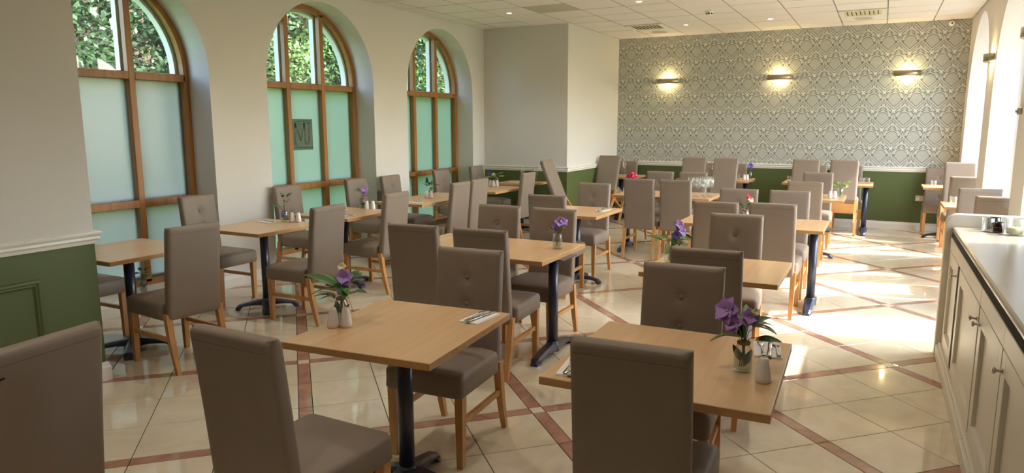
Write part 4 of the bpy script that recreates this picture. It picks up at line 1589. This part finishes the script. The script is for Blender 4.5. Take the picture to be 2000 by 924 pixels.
for ly, lw_ in ((6.43, 'the sixth'), (4.13, 'the fourth'), (1.80, 'the second'), (-0.50, 'the first')):  # unseen downlights added as fill, to brighten the near tables
    for lx, ln in ((-4.57, 'window'), (-2.758, 'middle'), (-0.946, 'counter')):
        if lx < XP and ly < YP: continue
        downlight('added fill downlight above the picture in %s row of panels, %s side' % (lw_, ln), lx, ly, 20.0)


def vent(label, x0, x1, y0, y1):
    o = thing('ceiling_vent', label, 'vent', ((x0 + x1) / 2, (y0 + y1) / 2, ZC - 0.003), 0, 'ceiling vents')
    w, d = (x1 - x0) / 2 - .012, (y1 - y0) / 2 - .012
    b = B()
    for a in ((-w, w, -d, -d + .06), (-w, w, d - .06, d), (-w, -w + .06, -d + .06, d - .06), (w - .06, w, -d + .06, d - .06)):
        b.box(a[0], a[1], a[2], a[3], -.012, 0.0)
    b.build('vent_frame', 'white', o)
    B().box(-w + .06, w - .06, -d + .06, d - .06, -.0015, 0).build('vent_core', 'dark', o)
    n = 9
    for k in range(n):
        xx = -w + .075 + (2 * w - .15) * k / (n - 1)
        s = B(); s.add([(-.022, -d + .06, -.004), (-.019, -d + .06, -.002), (.022, -d + .06, -.011), (.019, -d + .06, -.013), (-.022, d - .06, -.004), (-.019, d - .06, -.002), (.022, d - .06, -.011), (.019, d - .06, -.013)],
                       [(0, 1, 2, 3), (4, 7, 6, 5), (0, 4, 5, 1), (1, 5, 6, 2), (2, 6, 7, 3), (3, 7, 4, 0)])
        s.build('vent_blade', 'candle', o, loc=(xx, 0, 0))


vent('slatted ceiling vent near the corner block', -3.664, -3.06, 10.745, 11.32)
vent('slatted ceiling vent above the middle and right sconces', -0.644, -0.04, 10.745, 11.32)


def disc(label, x, y):
    o = thing('ceiling_speaker', label, 'speaker', (x, y, ZC - 0.003), 0, 'round ceiling speakers')
    B().lathe([(0.0, -.005), (.118, -.005), (.125, 0.0), (0.0, 0.0)], 28).build('grille', 'ceil_grey', o)
    B().lathe([(.118, -.007), (.13, -.006), (.135, 0.0), (.118, 0.0)], 28).build('rim', 'white', o, True)


disc('round speaker grille behind the left ceiling vent', -3.36, 11.72)
disc('round speaker grille behind the right ceiling vent', -0.34, 11.60)


def smoke():
    o = thing('smoke_detector', 'white smoke detector hanging from the ceiling', 'smoke detector', (-2.17, 9.92, ZC - 0.003))
    B().lathe([(0.0, 0.0), (.052, 0.0), (.05, -.018), (0.0, -.018)], 24).build('base', 'white', o, True)
    B().lathe([(.042, -.018), (.042, -.05), (.03, -.062), (0.0, -.064)], 24).build('sensor_cup', 'white', o, True)
    for k in range(6):
        a = 2 * PI * k / 6
        B().box(-.012, .012, .0405, .0425, -.044, -.026).build('slot', 'dark', o, rot=(0, 0, a))


smoke()


def cctv():
    o = thing('security_camera', 'small white dome camera at the top right of the wallpaper', 'camera', (0.80, YF - 0.045, ZC - 0.06))
    prof = []
    b = B()
    rings = [[(.042 * math.sin(t) * math.cos(2 * PI * k / 16), -.042 * math.cos(t) * 1.0, .042 * math.sin(t) * math.sin(2 * PI * k / 16)) for k in range(16)] for t in [math.radians(a) for a in (5, 25, 45, 65, 90, 115)]]
    b.loft(rings, True); b.build('housing', 'white', o, True)
    B().box(-.03, .03, .012, .044, -.03, .03).build('mount', 'white', o)
    l = B(); l.loft([[(.011 * math.cos(2 * PI * k / 12), -.0435, .011 * math.sin(2 * PI * k / 12)) for k in range(12)], [(.012 * math.cos(2 * PI * k / 12), -.035, .012 * math.sin(2 * PI * k / 12)) for k in range(12)]], True)
    l.build('lens', 'black', o)


cctv()


def socket():
    o = thing('wall_socket', 'metal double socket on the green dado at right', 'socket', (0.61, YF, 0.50))
    B().bbox(-.074, .074, -.012, -.001, -.044, .044, .003).build('plate', 'plate', o)
    for s in (-1, 1):
        B().bbox(s * .037 - .022, s * .037 + .022, -.0135, -.0122, -.03, .012, .0005).build('insert', 'white', o)
        B().box(s * .037 - .008, s * .037 + .008, -.016, -.0122, .02, .034).build('switch', 'white', o)
    o2 = thing('wall_bracket', 'small grey bracket on the right-hand wall beside the arch', 'bracket', (XR, 7.44, 1.74))
    B().bbox(-.03, -.001, -.03, .03, -.03, .03, .004).build('bracket_body', 'bronze', o2)
    B().bbox(-.045, -.0305, -.012, .012, -.012, .012, .002).build('bracket_pin', 'bronze', o2)


socket()

# ------------------------------------------------------------------ outside
g = B().box(-40, 30, -25, 45, -0.4, -0.17)
tag(g.build('garden_ground', 'grass'), 'lawn outside the windows', 'lawn', kind='structure')
pv = B().box(XR + 0.41, 8, -14, 16, -0.168, -0.02)
pv.box(-9, XR + 0.40, -14, YB - 0.31, -0.168, -0.02)
tag(pv.build('terrace_paving', 'paving'), 'pale terrace outside the right-hand arches', 'terrace', kind='structure')


def leaf_cloud(pts, size, mat, rnd):
    v, f = [], []
    for (x, y, z) in pts:
        s = size * rnd.uniform(.6, 1.3)
        a = Vector((rnd.gauss(0, 1), rnd.gauss(0, 1), rnd.gauss(0, 1))).normalized()
        nrm = Vector((rnd.gauss(.5, .6), rnd.gauss(-.3, .6), rnd.gauss(.7, .6))).normalized()
        a = (a - nrm * a.dot(nrm)).normalized()
        b_ = nrm.cross(a) * .5
        p = Vector((x, y, z))
        n = len(v)
        v += [p - a * s, p + b_ * s, p + a * s, p - b_ * s]
        f.append((n, n + 1, n + 2, n + 3))
    return v, f


def tree(label, x, y, h, rad, n, mat, seed, low=0.3):
    rnd = random.Random(seed)
    o = thing('tree', label, 'tree', (x, y, -0.2), 0, 'trees outside the windows')
    b = B()
    b.tube([(0, 0, 0), (.05, .04, h * .3), (-.04, .08, h * .6), (0, 0, h * .9)], [h * .035, h * .028, h * .018, h * .006], 9)
    b.build('trunk', 'bark', o, True)
    clumps = []
    for k in range(46):
        a = rnd.uniform(0, 2 * PI); q = rnd.uniform(low, 1)
        rr = rad * math.sin(PI * (.15 + .8 * q)) * rnd.uniform(.3, 1)
        clumps.append((rr * math.cos(a), rr * math.sin(a), h * q, rad * rnd.uniform(.28, .48)))
    for k in range(7):
        c = clumps[k * 3]
        bb = B(); bb.tube([(0, 0, c[2] * .6), (c[0] * .5, c[1] * .5, c[2] * .85), (c[0], c[1], c[2])], [h * .012, h * .008, .012], 6)
        bb.build('branch', 'bark', o, True)
    pts = []
    for k in range(n):
        c = rnd.choice(clumps)
        d = Vector((rnd.gauss(0, 1), rnd.gauss(0, 1), rnd.gauss(0, 1))).normalized() * c[3] * rnd.uniform(.45, 1.05)
        pts.append((c[0] + d.x, c[1] + d.y, c[2] + d.z * .8))
    v, f = leaf_cloud(pts, .055, mat, rnd)
    fo = link('foliage', mesh('foliage', v, f, mat), o)
    fo['kind'] = 'stuff'


M['fol1'] = simple('foliage_dark', srgb(40, 66, 26), 0.5, var=0.35, scale=6)
M['fol2'] = simple('foliage_bright', srgb(72, 104, 36), 0.5, var=0.3, scale=6)
M['fol3'] = simple('ivy', srgb(46, 70, 32), 0.45, var=0.35, scale=8)
tree('ivy-clad tree outside the nearest window', -10.6, 5.6, 6.2, 1.9, 26000, 'fol3', 41, .1)
tree('dark bushy tree outside the right part of the nearest window', -11.2, 8.6, 6.4, 2.0, 28000, 'fol1', 42, .1)
tree('bright leafy tree outside the middle window', -11.4, 11.7, 6.8, 2.1, 30000, 'fol2', 43, .1)
tree('tree outside the right part of the middle window', -11.9, 14.6, 6.6, 2.1, 28000, 'fol1', 44, .1)
tree('yellow-green tree outside the far window', -11.2, 17.2, 6.4, 2.0, 28000, 'fol2', 45, .1)
tree('tall tree beyond the far window', -12.2, 20.4, 7.2, 2.3, 28000, 'fol1', 46, .1)
bk = B()
bk.loft([[(-13.2, y, -.2), (-13.6, y, 5.2), (-15.5, y, 5.6), (-15.5, y, -.2)] for y in (0, 8, 16, 28)], True)
tag(bk.build('garden_bank', 'brickbank'), 'shaded earth bank behind the trees', 'bank', kind='structure')
